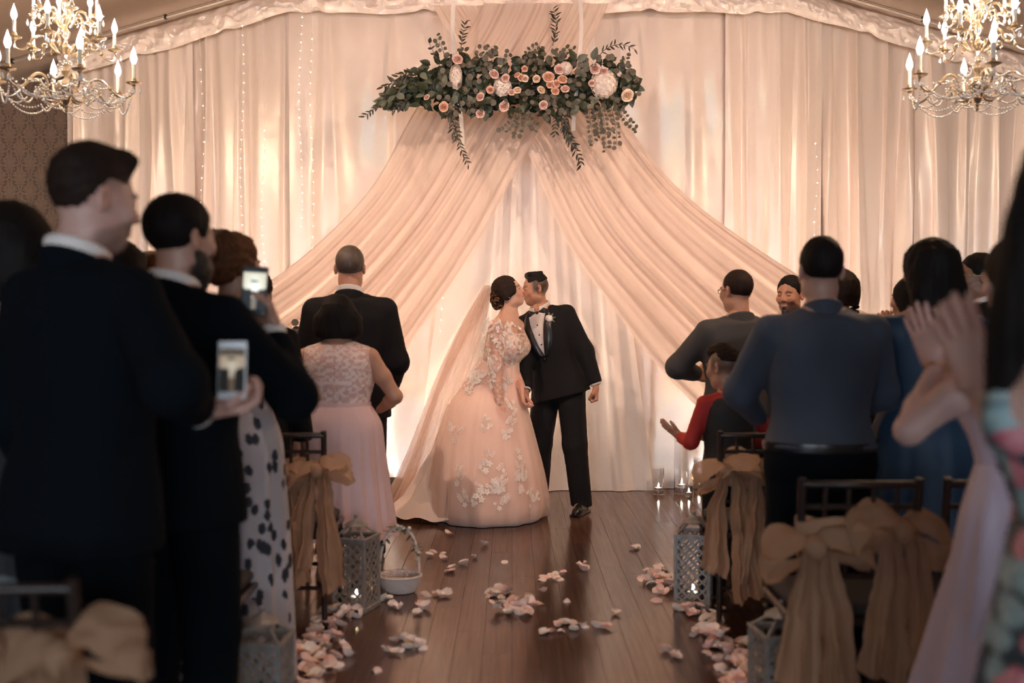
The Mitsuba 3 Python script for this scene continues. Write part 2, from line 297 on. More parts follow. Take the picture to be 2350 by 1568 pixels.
class Field:
    """A smooth union / difference of primitives; each entry is (function of points -> distance, blend, mode, bounding box)."""
    def __init__(s): s.p = []
    def add(s, fn, lo, hi, k=0.015, mode='u'): s.p.append((fn, k, mode, np.array(lo, float), np.array(hi, float))); return s
    def cone(s, a, b, r1, r2, k=0.015, mode='u', flat=None):
        """Capsule from a to b with radii r1, r2; flat = (axis, factor) squeezes it along a direction."""
        a, b = np.array(a, float), np.array(b, float); ba = b - a; L = ba @ ba + 1e-12; R = max(r1, r2)
        if flat is not None: fa = unit(flat[0]); ff = 1 / flat[1] - 1
        def fn(P):
            h = np.clip((P - a) @ ba / L, 0, 1); d = P - a - h[..., None] * ba
            if flat is not None: d = d + (d @ fa)[..., None] * fa * ff
            q = np.linalg.norm(d, axis=-1) - (r1 + (r2 - r1) * h)
            return q * flat[1] ** 0.5 if flat is not None else q
        return s.add(fn, np.minimum(a, b) - R, np.maximum(a, b) + R, k, mode)
    def chain(s, pts, rs, k=0.015, mode='u', flat=None):
        for i in range(len(pts) - 1): s.cone(pts[i], pts[i + 1], rs[i], rs[i + 1], k, mode, flat)
        return s
    def ell(s, c, r, R=None, k=0.015, mode='u'):
        c, r = np.array(c, float), np.array(r, float); R = np.eye(3) if R is None else R
        def fn(P):
            q = (P - c) @ R; k0 = np.linalg.norm(q / r, axis=-1); k1 = np.linalg.norm(q / (r * r), axis=-1); return k0 * (k0 - 1) / (k1 + 1e-9)
        m = r.max(); return s.add(fn, c - m, c + m, k, mode)
    def box(s, c, hs, rad, R=None, k=0.01, mode='u'):
        c, hs = np.array(c, float), np.array(hs, float); R = np.eye(3) if R is None else R
        def fn(P):
            q = np.abs((P - c) @ R) - hs + rad
            return np.linalg.norm(np.maximum(q, 0), axis=-1) + np.minimum(q.max(-1), 0) - rad
        m = np.linalg.norm(hs); return s.add(fn, c - m, c + m, k, mode)
    def loft(s, rows, n=2.4, k=0.02, mode='u', M=None):
        """Stacked superellipses; rows of (z, rx, ry, cx, cy). M: frame of the loft."""
        rows = np.asarray(rows, float); f = PchipInterpolator(rows[:, 0], rows[:, 1:]); z0, z1 = rows[0, 0], rows[-1, 0]
        Mi = None if M is None else np.linalg.inv(M)
        def fn(P):
            if Mi is not None: P = P @ Mi[:3, :3].T + Mi[:3, 3]
            z = P[..., 2]; zc = np.clip(z, z0, z1); g = f(zc); rx, ry, cx, cy = np.moveaxis(g, -1, 0)
            x = np.abs(P[..., 0] - cx) / rx; y = np.abs(P[..., 1] - cy) / ry
            q = (x ** n + y ** n) ** (1 / n); d = (q - 1) * np.minimum(rx, ry)
            return np.maximum(d, np.abs(z - (z0 + z1) / 2) - (z1 - z0) / 2)
        R = rows[:, 1:3].max(); B = np.array([[rows[:, 3].min() - R, rows[:, 4].min() - R, z0], [rows[:, 3].max() + R, rows[:, 4].max() + R, z1]])
        if M is not None:
            C = np.array([[B[i, 0], B[j, 1], B[l, 2]] for i in (0, 1) for j in (0, 1) for l in (0, 1)]) @ M[:3, :3].T + M[:3, 3]; B = np.array([C.min(0), C.max(0)])
        return s.add(fn, B[0], B[1], k, mode)
    def plane(s, p, nrm, k=0.0, mode='i'):
        """Keep the side that nrm points away from."""
        p, nrm = np.array(p, float), unit(nrm)
        return s.add(lambda P: (P - p) @ nrm, [-9] * 3, [9] * 3, k, mode)
    def eval(s, P, lo=None, hi=None):
        d = np.full(P.shape[:-1], 9.0)
        for fn, k, mode, bl, bh in s.p:
            sl = tuple(slice(None) for _ in range(P.ndim - 1))
            if lo is not None and mode != 'i':
                pad = 0.03 + 2 * k; h = s.h
                a = np.clip(np.floor((bl - pad - lo) / h).astype(int), 0, np.array(P.shape[:3])); b = np.clip(np.ceil((bh + pad - lo) / h).astype(int) + 1, 0, np.array(P.shape[:3]))
                if (b <= a).any(): continue
                sl = tuple(slice(x, y) for x, y in zip(a, b))
            e = fn(P[sl]); o = d[sl]
            if mode == 'u':
                if k > 0: g = np.clip(0.5 + 0.5 * (o - e) / k, 0, 1); d[sl] = o + (e - o) * g - k * g * (1 - g)
                else: d[sl] = np.minimum(o, e)
            else:
                e = -e if mode == 's' else e
                if k > 0: g = np.clip(0.5 - 0.5 * (o - e) / k, 0, 1); d[sl] = o + (e - o) * g + k * g * (1 - g)
                else: d[sl] = np.maximum(o, e)
        return d
    def mesh(s, h, lo=None, hi=None):
        us = [q for q in s.p if q[2] == 'u']
        if lo is None: lo = np.min([q[3] for q in us], 0)
        if hi is None: hi = np.max([q[4] for q in us], 0)
        lo, hi = np.array(lo) - 2.5 * h, np.array(hi) + 2.5 * h
        n = np.ceil((hi - lo) / h).astype(int) + 1; s.h = h
        P = np.stack(np.meshgrid(*[lo[i] + h * np.arange(n[i]) for i in range(3)], indexing='ij'), -1)
        return surfnets(s.eval(P, lo), lo, h)
def vnormals(m):
    n = np.zeros_like(m.vertices); f = m.faces; v = m.vertices; c = np.cross(v[f[:, 1]] - v[f[:, 0]], v[f[:, 2]] - v[f[:, 0]])
    for k in range(3): np.add.at(n, f[:, k], c)
    return n / (np.linalg.norm(n, axis=1, keepdims=True) + 1e-20)
def bump(m, freq, amp, seed=0, oct=3):
    q = m.vertices * np.asarray(freq, float); m.vertices = m.vertices + vnormals(m) * ((meshkit.fbm(q + seed * 7.3, oct, seed) - 0.5) * 2 * amp)[:, None]; return m

# ---- head, facing +y, centre between the ears; chin about -0.115, crown +0.125
def head_field(male=True, kid=False, mouth='closed'):
    f = Field(); j = 1.0 if male else 0.93
    f.ell([0, -0.012, 0.038], [0.076, 0.096, 0.088])
    f.ell([0, 0.030, -0.020], [0.061 * j, 0.066, 0.085], k=0.03)
    f.ell([0, 0.052, -0.088], [0.030 * j, 0.030, 0.026], k=0.035)                       # chin
    for s in (-1, 1):
        f.ell([s * 0.044 * j, 0.006, -0.066], [0.022, 0.036, 0.028], k=0.03)            # jaw corner
        f.ell([s * 0.040, 0.066, -0.018], [0.022, 0.016, 0.018], k=0.03)                # cheek
        f.ell([s * 0.031, 0.097, 0.014], [0.017, 0.013, 0.011], k=0.014, mode='s')      # eye socket
        f.ell([s * 0.031, 0.078, 0.012], [0.0135, 0.0125, 0.0115], k=0.004)             # closed lid over the eye
        f.ell([s * 0.030, 0.083, 0.031], [0.022, 0.008, 0.006 if male else 0.004], k=0.012)  # brow
        ear = frame([s * 0.077, -0.012, 0.004], *basis([s * 0.9, 0.35, 0]))[:3, :3]
        f.ell([s * 0.079, -0.014, 0.002], [0.017, 0.032, 0.009], ear, k=0.006)
        f.ell([s * 0.084, -0.009, 0.004], [0.009, 0.018, 0.006], ear, k=0.004, mode='s')
    f.cone([0, 0.088, 0.022], [0, 0.108 if male else 0.104, -0.020], 0.008, 0.0125 if male else 0.0098, k=0.012)               # nose
    for s in (-1, 1): f.ell([s * 0.011, 0.098, -0.026], [0.009, 0.010, 0.007], k=0.006)
    f.ell([0, 0.088, -0.049], [0.021, 0.012, 0.0062], k=0.006); f.ell([0, 0.087, -0.0615], [0.018, 0.013, 0.0075], k=0.006)
    f.ell([0, 0.103, -0.0545], [0.024, 0.010, 0.0016], k=0.004, mode='s')
    if mouth == 'smile': f.ell([0, 0.099, -0.056], [0.023, 0.012, 0.006], k=0.003, mode='s'); f.ell([0, 0.083, -0.053], [0.021, 0.012, 0.005], k=0.001)
    f.cone([0, -0.018, -0.05], [0, -0.030, -0.175], 0.052 * j, 0.058 * j if male else 0.049, k=0.03)
    return f
_heads = {}
def head_mesh(male, mouth, h):
    k = (male, mouth, h)
    if k not in _heads: _heads[k] = head_field(male, False, mouth).mesh(h)
    return _heads[k]
def head_color(v, skin, male, lip=None, stub=None, fade=None, brow=(0.03, 0.018, 0.012), blush=0.0, mouth='closed'):
    """Vertex colours of a head in its own frame: lips, brows, lashes, stubble, shorn sides."""
    c = np.tile(np.array(skin, float), (len(v), 1)); x, y, z = v.T
    def mixin(col, w): 
        nonlocal c; w = np.clip(w, 0, 1)[:, None]; c = c * (1 - w) + np.array(col) * w
    front = np.clip((y - 0.05) / 0.015, 0, 1)
    mixin(np.array(skin) * (1.12, 0.80, 0.76), 0.55 * front * np.exp(-((np.abs(x) - 0.04) / 0.02) ** 2 - ((z + 0.02) / 0.02) ** 2) + 0.35 * np.exp(-((np.abs(x) - 0.08) / 0.012) ** 2))
    if stub is not None: mixin(stub[0], stub[1] * np.clip((-0.028 - z + 0.45 * (y - 0.07) * (y < 0.07)) / 0.012, 0, 1) * np.clip((z + 0.135) / 0.02, 0, 1) * np.clip((y + 0.03) / 0.02, 0, 1))
    if lip is not None: mixin(lip, front * np.exp(-(np.abs(x) / 0.0215) ** 6 - (np.abs(z + 0.0555) / 0.0125) ** 4))
    mixin(brow, front * 0.95 * np.exp(-((np.abs(x) - 0.031) / 0.019) ** 4 - ((z - 0.034 + 0.006 * ((np.abs(x) - 0.03) / 0.02) ** 2) / 0.0064) ** 2))
    mixin((0.02, 0.012, 0.01), front * 0.9 * np.exp(-((np.abs(x) - 0.031) / 0.0135) ** 4 - ((z - 0.0055) / 0.0042) ** 2))
    if mouth == 'smile': mixin((0.85, 0.82, 0.78), front * np.exp(-(x / 0.019) ** 6 - ((z + 0.0535) / 0.0042) ** 4))
    if fade is not None:
        w = np.clip((z - fade[2] + 0.25 * np.clip(-y - 0.0, -0.02, 0.1)) / 0.05, 0, 1) * np.clip((0.045 - y) / 0.02, 0, 1) * (np.abs(x) < 0.0795)
        mixin(fade[0], fade[1] * w)
    return c
# ---- hand in its own frame: wrist at the origin, fingers towards +y, palm towards -z, thumb towards +x
def hand_field(pose='relaxed', kid=1.0):
    f = Field(); bend = {'flat': (0.05, 0.08, 0.05), 'relaxed': (0.35, 0.5, 0.35), 'fist': (1.15, 1.5, 0.9), 'hold': (0.55, 0.75, 0.5), 'cup': (0.3, 0.35, 0.25)}[pose]
    f.box([0, 0.052, 0], [0.040, 0.050, 0.014], 0.013, k=0.01); f.cone([0, -0.05, 0], [0, 0.02, 0], 0.026, 0.026, k=0.02, flat=((0, 0, 1), 0.8))
    f.ell([0.026, 0.036, -0.008], [0.018, 0.034, 0.016], k=0.012)
    for i, (x, L, r, sp) in enumerate(((0.031, 0.076, 0.0088, 0.10), (0.0105, 0.084, 0.0090, 0.03), (-0.0105, 0.078, 0.0086, -0.04), (-0.030, 0.062, 0.0077, -0.13))):
        p = np.array([x, 0.098 - 0.006 * (i == 3) - 0.003 * (i == 0), 0.002]); a = 0.0; ch = [p * [0.9, 0.72, 1], p]; sp = sp * (1.3 if pose == 'flat' else 0.5)
        for b, l in zip(bend, (0.47, 0.30, 0.23)):
            a += b * (1 + 0.08 * i); p = p + L * l * np.array([math.sin(sp) * math.cos(a), math.cos(sp) * math.cos(a), -math.sin(a)]); ch.append(p)
        f.chain(ch, [r * 1.05, r * 1.08, r, r * 0.92, r * 0.78], k=0.003)
    tb = {'flat': ([0.056, 0.060, -0.004], [0.072, 0.090, -0.006], [0.078, 0.112, -0.007]), 'relaxed': ([0.050, 0.062, -0.018], [0.056, 0.092, -0.030], [0.054, 0.113, -0.040]),
          'fist': ([0.046, 0.060, -0.026], [0.034, 0.084, -0.044], [0.014, 0.094, -0.050]), 'hold': ([0.054, 0.062, -0.024], [0.054, 0.092, -0.044], [0.046, 0.110, -0.058]), 'cup': ([0.055, 0.060, -0.014], [0.066, 0.088, -0.024], [0.068, 0.108, -0.032])}[pose]
    f.chain([[0.026, 0.026, -0.008], *tb], [0.0135, 0.0125, 0.0108, 0.0085], k=0.006)
    return f
_hands = {}
def hand_mesh(pose, side, h=0.0042):
    k = (pose, side, h)
    if k not in _hands:
        m = hand_field(pose).mesh(h)
        if side > 0:      # as built, the thumb points to +x: a left hand seen from its back
            m = TM(m.vertices * [-1, 1, 1], m.faces[:, ::-1])
        _hands[k] = m
    return _hands[k]

def ik(S, W, l1, l2, pole):
    d = np.asarray(W, float) - S; L = np.linalg.norm(d); u = d / L; L = min(L, (l1 + l2) * 0.998); W = S + u * L
    a = (l1 * l1 - l2 * l2 + L * L) / (2 * L); h = math.sqrt(max(l1 * l1 - a * a, 0)); p = np.asarray(pole, float); p = p - u * (p @ u)
    return S + u * a + unit(p) * h, W
MALE = dict(sh=0.195, shz=1.425, torso=[(0.86, .160, .108, 0, -.01), (0.94, .172, .120, 0, -.012), (1.07, .152, .106, 0, .0), (1.22, .170, .118, 0, .005), (1.33, .176, .116, 0, -.002), (1.40, .150, .095, 0, -.012), (1.45, .092, .070, 0, -.02), (1.485, .062, .062, 0, -.022)],
            arm=(.054, .044, .040, .029), leg=(.088, .062, .056, .040), hip=.092)
FEMALE = dict(sh=0.172, shz=1.415, torso=[(0.86, .168, .115, 0, -.012), (0.94, .180, .125, 0, -.015), (1.09, .130, .094, 0, .0), (1.22, .148, .112, 0, .012), (1.32, .152, .102, 0, .0), (1.39, .128, .082, 0, -.012), (1.44, .076, .060, 0, -.018), (1.475, .052, .052, 0, -.02)],
              arm=(.046, .038, .034, .025), leg=(.090, .058, .053, .036), hip=.090)
class Person:
    """One figure. Local frame: feet at the origin, facing +y, 1.75 m tall before scaling; wide = breadth of the trunk."""
    def __init__(s, label, pos, H, heading=0.0, female=False, skin=(0.42, 0.24, 0.16), wide=1.0, arms=None, head=(0, 0, 0), lean=(0, 0), legs=0.0, hands=('relaxed', 'relaxed'), handdir=None, group=None,
                 mouth='closed', color=None, h=0.011, hh=0.005, mirror_hand=None, headscale=1.0, thick=1.0, bh=None):
        s.bh = bh
        s.sp = FEMALE if female else MALE; s.female, s.skin = female, skin; s.wide, s.thick = wide, thick
        s.sc = H / 1.75; s.pos = np.array(pos, float); s.M = trimesh.transformations.translation_matrix(s.pos) @ rotz(heading) @ np.diag([s.sc] * 3 + [1]); s.hs = headscale / (s.sc ** 0.35)
        s.key = thing('person', label, 'person', group)
        # the trunk leans about the hips: lean = (sideways, forwards) in radians
        c = np.array([0, 0, 0.93]); Rl = trimesh.transformations.euler_matrix(-lean[1], lean[0], 0)[:3, :3]; s.L = np.eye(4); s.L[:3, :3] = Rl; s.L[:3, 3] = c - Rl @ c
        tr = lambda p: s.L[:3, :3] @ np.asarray(p, float) + s.L[:3, 3]; s.tr = tr
        s.torso = np.array(s.sp['torso']); s.torso[:, 1] *= wide; s.torso[:, 2] *= thick; s.torso[-1, 1:3] = s.sp['torso'][-1][1:3]; s.torso[-2, 1] = s.sp['torso'][-2][1] * (0.5 + 0.5 * wide)
        shx = s.sp['sh'] * (0.45 + 0.55 * wide)
        s.S = {sd: tr([sd * (shx - 0.012), -0.014, s.sp['shz'] - 0.045]) for sd in (-1, 1)}
        s.E, s.W, s.hand = {}, {}, hands
        for sd in (-1, 1):
            a = (arms or {}).get(sd); 
            if a is not None and 'W' in a: a = {**a, 'w': np.linalg.inv(s.M)[:3, :3] @ np.array(a['W']) + np.linalg.inv(s.M)[:3, 3]}
            if a is None: a = dict(w=tr([sd * (shx + 0.06), 0.05, 0.86]), pole=(0.25 * sd, -1, 0))
            s.E[sd], s.W[sd] = ik(s.S[sd], np.asarray(a['w'], float), 0.285, 0.250, a.get('pole', (0.6 * sd, -0.6, -0.6)))
        s.arms = arms or {}; s.handdir = handdir or {}
        st = legs
        s.hipj = {sd: np.array([sd * s.sp['hip'] * (0.6 + 0.4 * wide), -0.01, 0.90]) for sd in (-1, 1)}
        s.knee = {sd: np.array([sd * (s.sp['hip'] + st * 0.5), 0.012, 0.49]) for sd in (-1, 1)}
        s.ank = {sd: np.array([sd * (s.sp['hip'] + st), -0.03, 0.075]) for sd in (-1, 1)}
        hy, hp, hr = head                                      # turn (to the left), nod (down), tilt (to the right)
        s.neck = tr([0, -0.022, 1.475]); Rh = s.L[:3, :3] @ rotz(hy)[:3, :3] @ trimesh.transformations.euler_matrix(-hp, hr, 0)[:3, :3]
        s.HM = np.eye(4); s.HM[:3, :3] = Rh * s.hs; piv = np.array([0, -0.025, -0.10]) * s.hs
        s.HM[:3, 3] = s.neck + np.array([0, 0.004, 0.038]) - Rh @ piv
        s.mouth, s.h, s.hh = mouth, h, hh; s.ccol = color or {}
    def w(s, m): return moved(m, s.M)
    def put(s, name, m, mt, parent=None, smooth=True, **kw): return put(name, s.w(m), mt, parent or s.key, smooth=smooth, **kw)
    def limb_field(s, f, infl=0.0, arms=True, legs=True):
        A, G = s.sp['arm'], s.sp['leg']; t = 0.5 + 0.5 * s.wide
        for sd in (-1, 1):
            if arms: f.chain([s.S[sd], s.S[sd] * .5 + s.E[sd] * .5, s.E[sd], s.E[sd] * .65 + s.W[sd] * .35, s.W[sd]], [A[0] * t + infl, (A[1] + .004) * t + infl, A[1] * .92 * t + infl, A[2] * t + infl, A[3] + infl], 0.025)
            if legs: f.chain([s.hipj[sd], s.hipj[sd] * .45 + s.knee[sd] * .55, s.knee[sd], s.knee[sd] * .68 + s.ank[sd] * .32 + [0, -.012, 0], s.ank[sd]], [G[0] * t + infl, (G[1] + .012) * t + infl, G[2] + infl, G[1] * .92 + infl, G[3] + infl], 0.02)
    def hand_frame(s, sd):
        d = unit(s.W[sd] - s.E[sd]); hd = s.handdir.get(sd)
        if hd is None: y = d; z = unit(np.cross(np.cross(d, (sd, 0.15, 0)), d))
        else: Ri = np.linalg.inv(s.M[:3, :3]); y = unit(Ri @ np.array(hd[0], float)); z = -unit(Ri @ np.array(hd[1], float));   # given in world directions
        if hd is not None: z = unit(z - y * (z @ y))
        return frame(s.W[sd] + y * 0.012, np.cross(y, z), y, z)
    def body(s, arms_skin=True, chest=None):
        """The body: one mesh of head, trunk, limbs, hands and feet."""
        f = Field(); f.loft(s.torso, 2.2, M=s.L); s.limb_field(f)
        f.cone(s.neck - [0, 0, .05], s.HM[:3, :3] @ np.array([0, -.018, -.05]) + s.HM[:3, 3], .060 if not s.female else .050, .051 if not s.female else .046, 0.03)
        for sd in (-1, 1): f.cone(s.tr([sd * .02, -.03, 1.452 if not s.female else 1.47]), s.S[sd] + [0, 0, .008], .040 if not s.female else .034, .036 if not s.female else .030, .04)
        if s.female:
            for sd in (-1, 1): f.ell(s.tr([sd * .068 * s.wide, .085 * s.thick, 1.255]), np.array([.062, .055, .062]) * (.6 + .4 * s.thick), k=.03)
        for sd in (-1, 1):
            f.chain([s.ank[sd], s.ank[sd] + [0, .08, -.035], s.ank[sd] + [sd * .012, .155, -.05]], [.036, .034, .024], 0.02); f.cone(s.ank[sd], s.ank[sd] + [0, -.03, -.035], .036, .032, .02)
        m = f.mesh(s.bh or max(s.h, .016)); hd = head_mesh(not s.female, s.mouth, s.hh); hw = moved(hd, s.HM)
        parts, cols = [m, hw], [np.tile(s.skin, (len(m.vertices), 1)), head_color(hd.vertices, s.skin, not s.female, mouth=s.mouth, **s.ccol)]
        for i, sd in enumerate((-1, 1)):
            if s.hand[i] is None: continue
            hm = moved(hand_mesh(s.hand[i], sd), s.hand_frame(sd)); parts.append(hm); cols.append(np.tile(np.array(s.skin) * (1.03, .97, .95), (len(hm.vertices), 1)))
        m = cat(parts); return s.put('body', m, 'skin', color=np.vstack(cols))
    # ---- clothes
    def jacket(s, mt, hem=0.80, infl=0.022, vopen=None, sleeve=1.0, name='jacket', flare=.012, amp=0.004, seed=1, h=None, lo=1.0):
        f = Field(); t = s.torso.copy(); t[:, 1] += infl; t[:, 2] += infl
        top = t[-3:].copy(); rows = [(hem, t[1, 1] + flare, t[1, 2] + flare * 1.4, 0, -.012), (0.93, t[1, 1] + flare * .4, t[1, 2] + flare * .5, 0, -.012)][:2 if hem < .9 else 1] + [tuple(r) for r in t[2:-1]] + [(1.455, .080, .078, 0, -.02)]
        f.loft(rows, 2.5, M=s.L, k=.01)
        for sd in (-1, 1): f.cone(s.tr([sd * .045, -.026, 1.428]), s.S[sd] + [sd * .004, 0, .022], .046 + infl * .5, .030 + infl * .6, .04)   # padded shoulder
        A = s.sp['arm']; tt = .5 + .5 * s.wide
        for sd in (-1, 1):
            We = s.E[sd] * (1 - sleeve) + s.W[sd] * sleeve
            f.chain([s.S[sd], s.E[sd], We], [A[0] * tt + infl * .55, A[1] * tt + infl, A[3] + infl * .95], .035)
            u = unit(s.W[sd] - s.E[sd]); 
            f.add(lambda P, q=We.copy(), u=u, c=We: np.maximum(-(P - c) @ u - 0.0, np.linalg.norm(P - c - ((P - c) @ u)[..., None] * u, axis=-1) - .075), We - .12, We + .12, 0, 's')
        if vopen is not None: vopen(f)
        m = f.mesh(h or s.h); bump(m, (9, 9, 5), amp, seed); return s.put(name, m, mt)
    def collar(s, mt, name='collar', r=.070, z=(1.452, 1.492), tilt=.022, parent=None, gap=None):
        """A stand-up collar around the neck, higher at the back."""
        a = np.linspace(0, 2 * np.pi, 49) if gap is None else np.linspace(-np.pi / 2 - np.pi + gap, np.pi / 2 - gap, 49) ; rows = []
        for rr, zz in ((r + .006, z[0] - .012), (r + .002, z[1] - .008), (r - .004, z[1]), (r - .010, z[1] - .006), (r - .012, z[0])):
            rows.append([s.tr([rr * math.cos(q), -.022 + rr * 1.02 * math.sin(q), zz - tilt * math.sin(q) - .004]) for q in a])
        return s.put(name, grid(np.array(rows)), mt, parent)
    def trousers(s, mt, infl=.014, top=.99, name='trousers', cuff=.05, amp=.005, seed=4):
        f = Field(); t = s.torso[:3].copy(); t[:, 1] += infl * .8; t[:, 2] += infl * .8; t[0, 0] = .84; t[-1, 0] = top; f.loft(t, 2.3, k=.02)
        G = s.sp['leg']; w = .5 + .5 * s.wide
        for sd in (-1, 1):
            a = s.ank[sd].copy(); a[2] = cuff
            f.chain([s.hipj[sd] + [0, 0, -.03], s.knee[sd], a], [G[0] * w + infl, G[2] + infl * 1.9, G[3] + infl * 2.3], .025)
        f.plane([0, 0, cuff], (0, 0, -1)); m = f.mesh(s.h); bump(m, (10, 10, 6), amp, seed); return s.put(name, m, mt)
    def shoes(s, mt):
        for sd in (-1, 1):
            f = Field(); a = s.ank[sd]
            f.chain([a + [0, -.035, -.035], a + [sd * .008, .07, -.038], a + [sd * .014, .15, -.044], a + [sd * .014, .185, -.05]], [.038, .040, .034, .018], .02); f.cone(a + [0, -.02, .02], a + [0, -.02, -.03], .044, .040, .02)
            f.box(a + [sd * .006, .055, -.066], [.040, .135, .009], .006, k=.004); f.box(a + [0, -.035, -.062], [.034, .032, .013], .005, k=.004)
            s.put('shoe', f.mesh(.009), mt)
    def hair(s, field, mt, h=.006, amp=.004, freq=(70, 70, 14), seed=3, name='hair', local=True):
        m = field.mesh(h); bump(m, freq, amp, seed, 2); return s.put(name, moved(m, s.HM) if local else m, mt)
def hair_short(top=.016, side=.006, front=.060, line=.052, nape=-.045, quiff=0.0, low=0.0):
    """Short hair: the skull let out, cut off along a hairline before the ears and over the brow."""
    f = Field(); f.ell([0, -.016, .040 + top * .45], [.076 + side, .094 + side * 1.2, .088 + top * .6])
    if quiff: f.ell([0, .045, .105], [.052, .045, .03 + quiff * .3], k=.03); f.ell([0.01, .070, .105 + quiff * .5], [.045, .03, .022], k=.03)
    f.plane([0, front, line], unit((0, .93, -.42)), .012); f.plane([0, .086, .10], unit((0, 1, .25)), .02)         # forehead
    f.add(lambda P: np.interp(P[..., 1], [-.11, -.05, -.02, .0, .03, .05, .09], [nape, nape + .005, -.012 + low, .012 + low, .005 + low, .05, .07]) - P[..., 2], [-9] * 3, [9] * 3, .008, 'i')   # nape and round the ears
    for sd in (-1, 1): f.ell([sd * .084, -.012, .002], [.014, .022, .030], k=.006, mode='s')
    return f
def glasses(p, mt='black_metal'):
    k = None; ms = []
    for sd in (-1, 1):
        ms.append(tube([(sd * (.032 + .021 * math.cos(a)), .102 - .004 * abs(math.cos(a)), .010 + .015 * math.sin(a)) for a in np.linspace(0, 6.28, 20)], .0016, 6))
        ms.append(tube([(sd * .053, .098, .014), (sd * .074, .06, .015), (sd * .079, -.01, .014), (sd * .080, -.03, .0)], .0018, 6))
    ms.append(tube([(-.011, .103, .014), (0, .106, .016), (.011, .103, .014)], .0016, 6))
    p.put('glasses', moved(cat(ms), p.HM), mt)
def skirt(rows, nf=14, amp=.02, nu=160, nv=60, seed=0, asym=0.0, hemwave=0.0):
    """Cloth around a body: rows of (z, rx, ry, cx, cy), folds growing towards the hem. Returns the sheet and its (nv, nu, 3) points."""
    r = np.random.default_rng(seed); rows = np.asarray(rows, float)[::-1]; zz = np.linspace(rows[-1, 0], rows[0, 0], nv); order = np.argsort(rows[:, 0]); g = PchipInterpolator(rows[order, 0], rows[order, 1:])(zz)
    a = np.linspace(0, 2 * np.pi, nu, endpoint=False); ph = r.uniform(0, 6.3, 4); t = np.linspace(0, 1, nv)[:, None]
    fold = .55 * np.sin(nf * a + ph[0] + .5 * np.sin(3 * t)) + .3 * np.sin(round(nf * 1.7) * a + ph[1]) + .35 * np.sin(round(nf * .45) * a + ph[2])
    k = 1 + amp * fold * t ** .8 / np.maximum(g[:, 0:1], .05)
    P = np.stack([g[:, 2:3] + g[:, 0:1] * k * np.cos(a), g[:, 3:4] + g[:, 1:2] * k * np.sin(a), np.repeat(zz[:, None], nu, 1) + hemwave * t ** 3 * np.sin(5 * a + ph[3])], -1)
    return grid(P, True), P
# ---------------------------------------------------------------- cloth, skin and hair materials
mat('skin', VC, 0.45, specular=0.45, sheen=0.15)
mat('suit_black', (0.0075, 0.0075, 0.009), 0.85, specular=0.2)
mat('suit_navy', (0.0026, 0.0046, 0.0074), 0.9, specular=0.12)
mat('suit_grey', (0.050, 0.047, 0.047), 0.8, sheen=0.4)
mat('lapel_satin', (0.012, 0.012, 0.014), 0.28, specular=0.6)
mat('shirt_blue', (0.038, 0.052, 0.078), 0.75, sheen=0.3)
mat('white_shirt', (0.80, 0.74, 0.70), 0.65)
mat('red_shirt', (0.42, 0.025, 0.02), 0.7)
mat('vest_charcoal', (0.020, 0.018, 0.018), 0.7)
mat('leather', (0.012, 0.011, 0.011), 0.22, specular=0.6)
mat('silver', (0.75, 0.75, 0.78), 0.25, metallic=1.0)
mat('gold', (0.80, 0.55, 0.25), 0.25, metallic=1.0)
def strands(c0, c1, f=60.0):
    return proc(lambda p, n, uv: mix(c0, c1, mfbm(p.x * f * 3, p.y * f * 3, p.z * f * 0.5, octaves=3)))
mat('hair_black', strands((0.004, 0.003, 0.003), (0.012, 0.009, 0.008)), 0.65, specular=0.15)
mat('hair_brown', strands((0.008, 0.005, 0.004), (0.030, 0.016, 0.011)), 0.65, specular=0.15)
mat('hair_auburn', strands((0.030, 0.012, 0.006), (0.16, 0.065, 0.028)), 0.65, specular=0.15)
mat('hair_grey', strands((0.028, 0.020, 0.016), (0.10, 0.072, 0.056)), 0.5)
mat('beard_dark', strands((0.010, 0.007, 0.006), (0.03, 0.02, 0.015)), 0.6)
mat('tulle_blush', (0.88, 0.72, 0.645), 0.65, sheen=0.5)
mat('bodice_lace', proc(lambda p, n, uv: mix((0.66, 0.42, 0.33), (0.84, 0.70, 0.62), smoothstep(0.42, 0.56, mfbm(p.x * 55, p.y * 55, p.z * 55, octaves=3)))), 0.6)
mat('sleeve_tulle', proc(lambda p, n, uv: mix((0.60, 0.34, 0.25), (0.80, 0.64, 0.56), smoothstep(0.50, 0.62, mfbm(p.x * 50, p.y * 50, p.z * 50, octaves=3)) * 0.6)), 0.6)
mat('lace_white', (0.92, 0.84, 0.77), 0.55)
sheer('veil_tulle', (0.90, 0.75, 0.66), 0.9, 0.42)
sheer('overlay_tulle', (0.90, 0.75, 0.68), 0.9, 0.35)
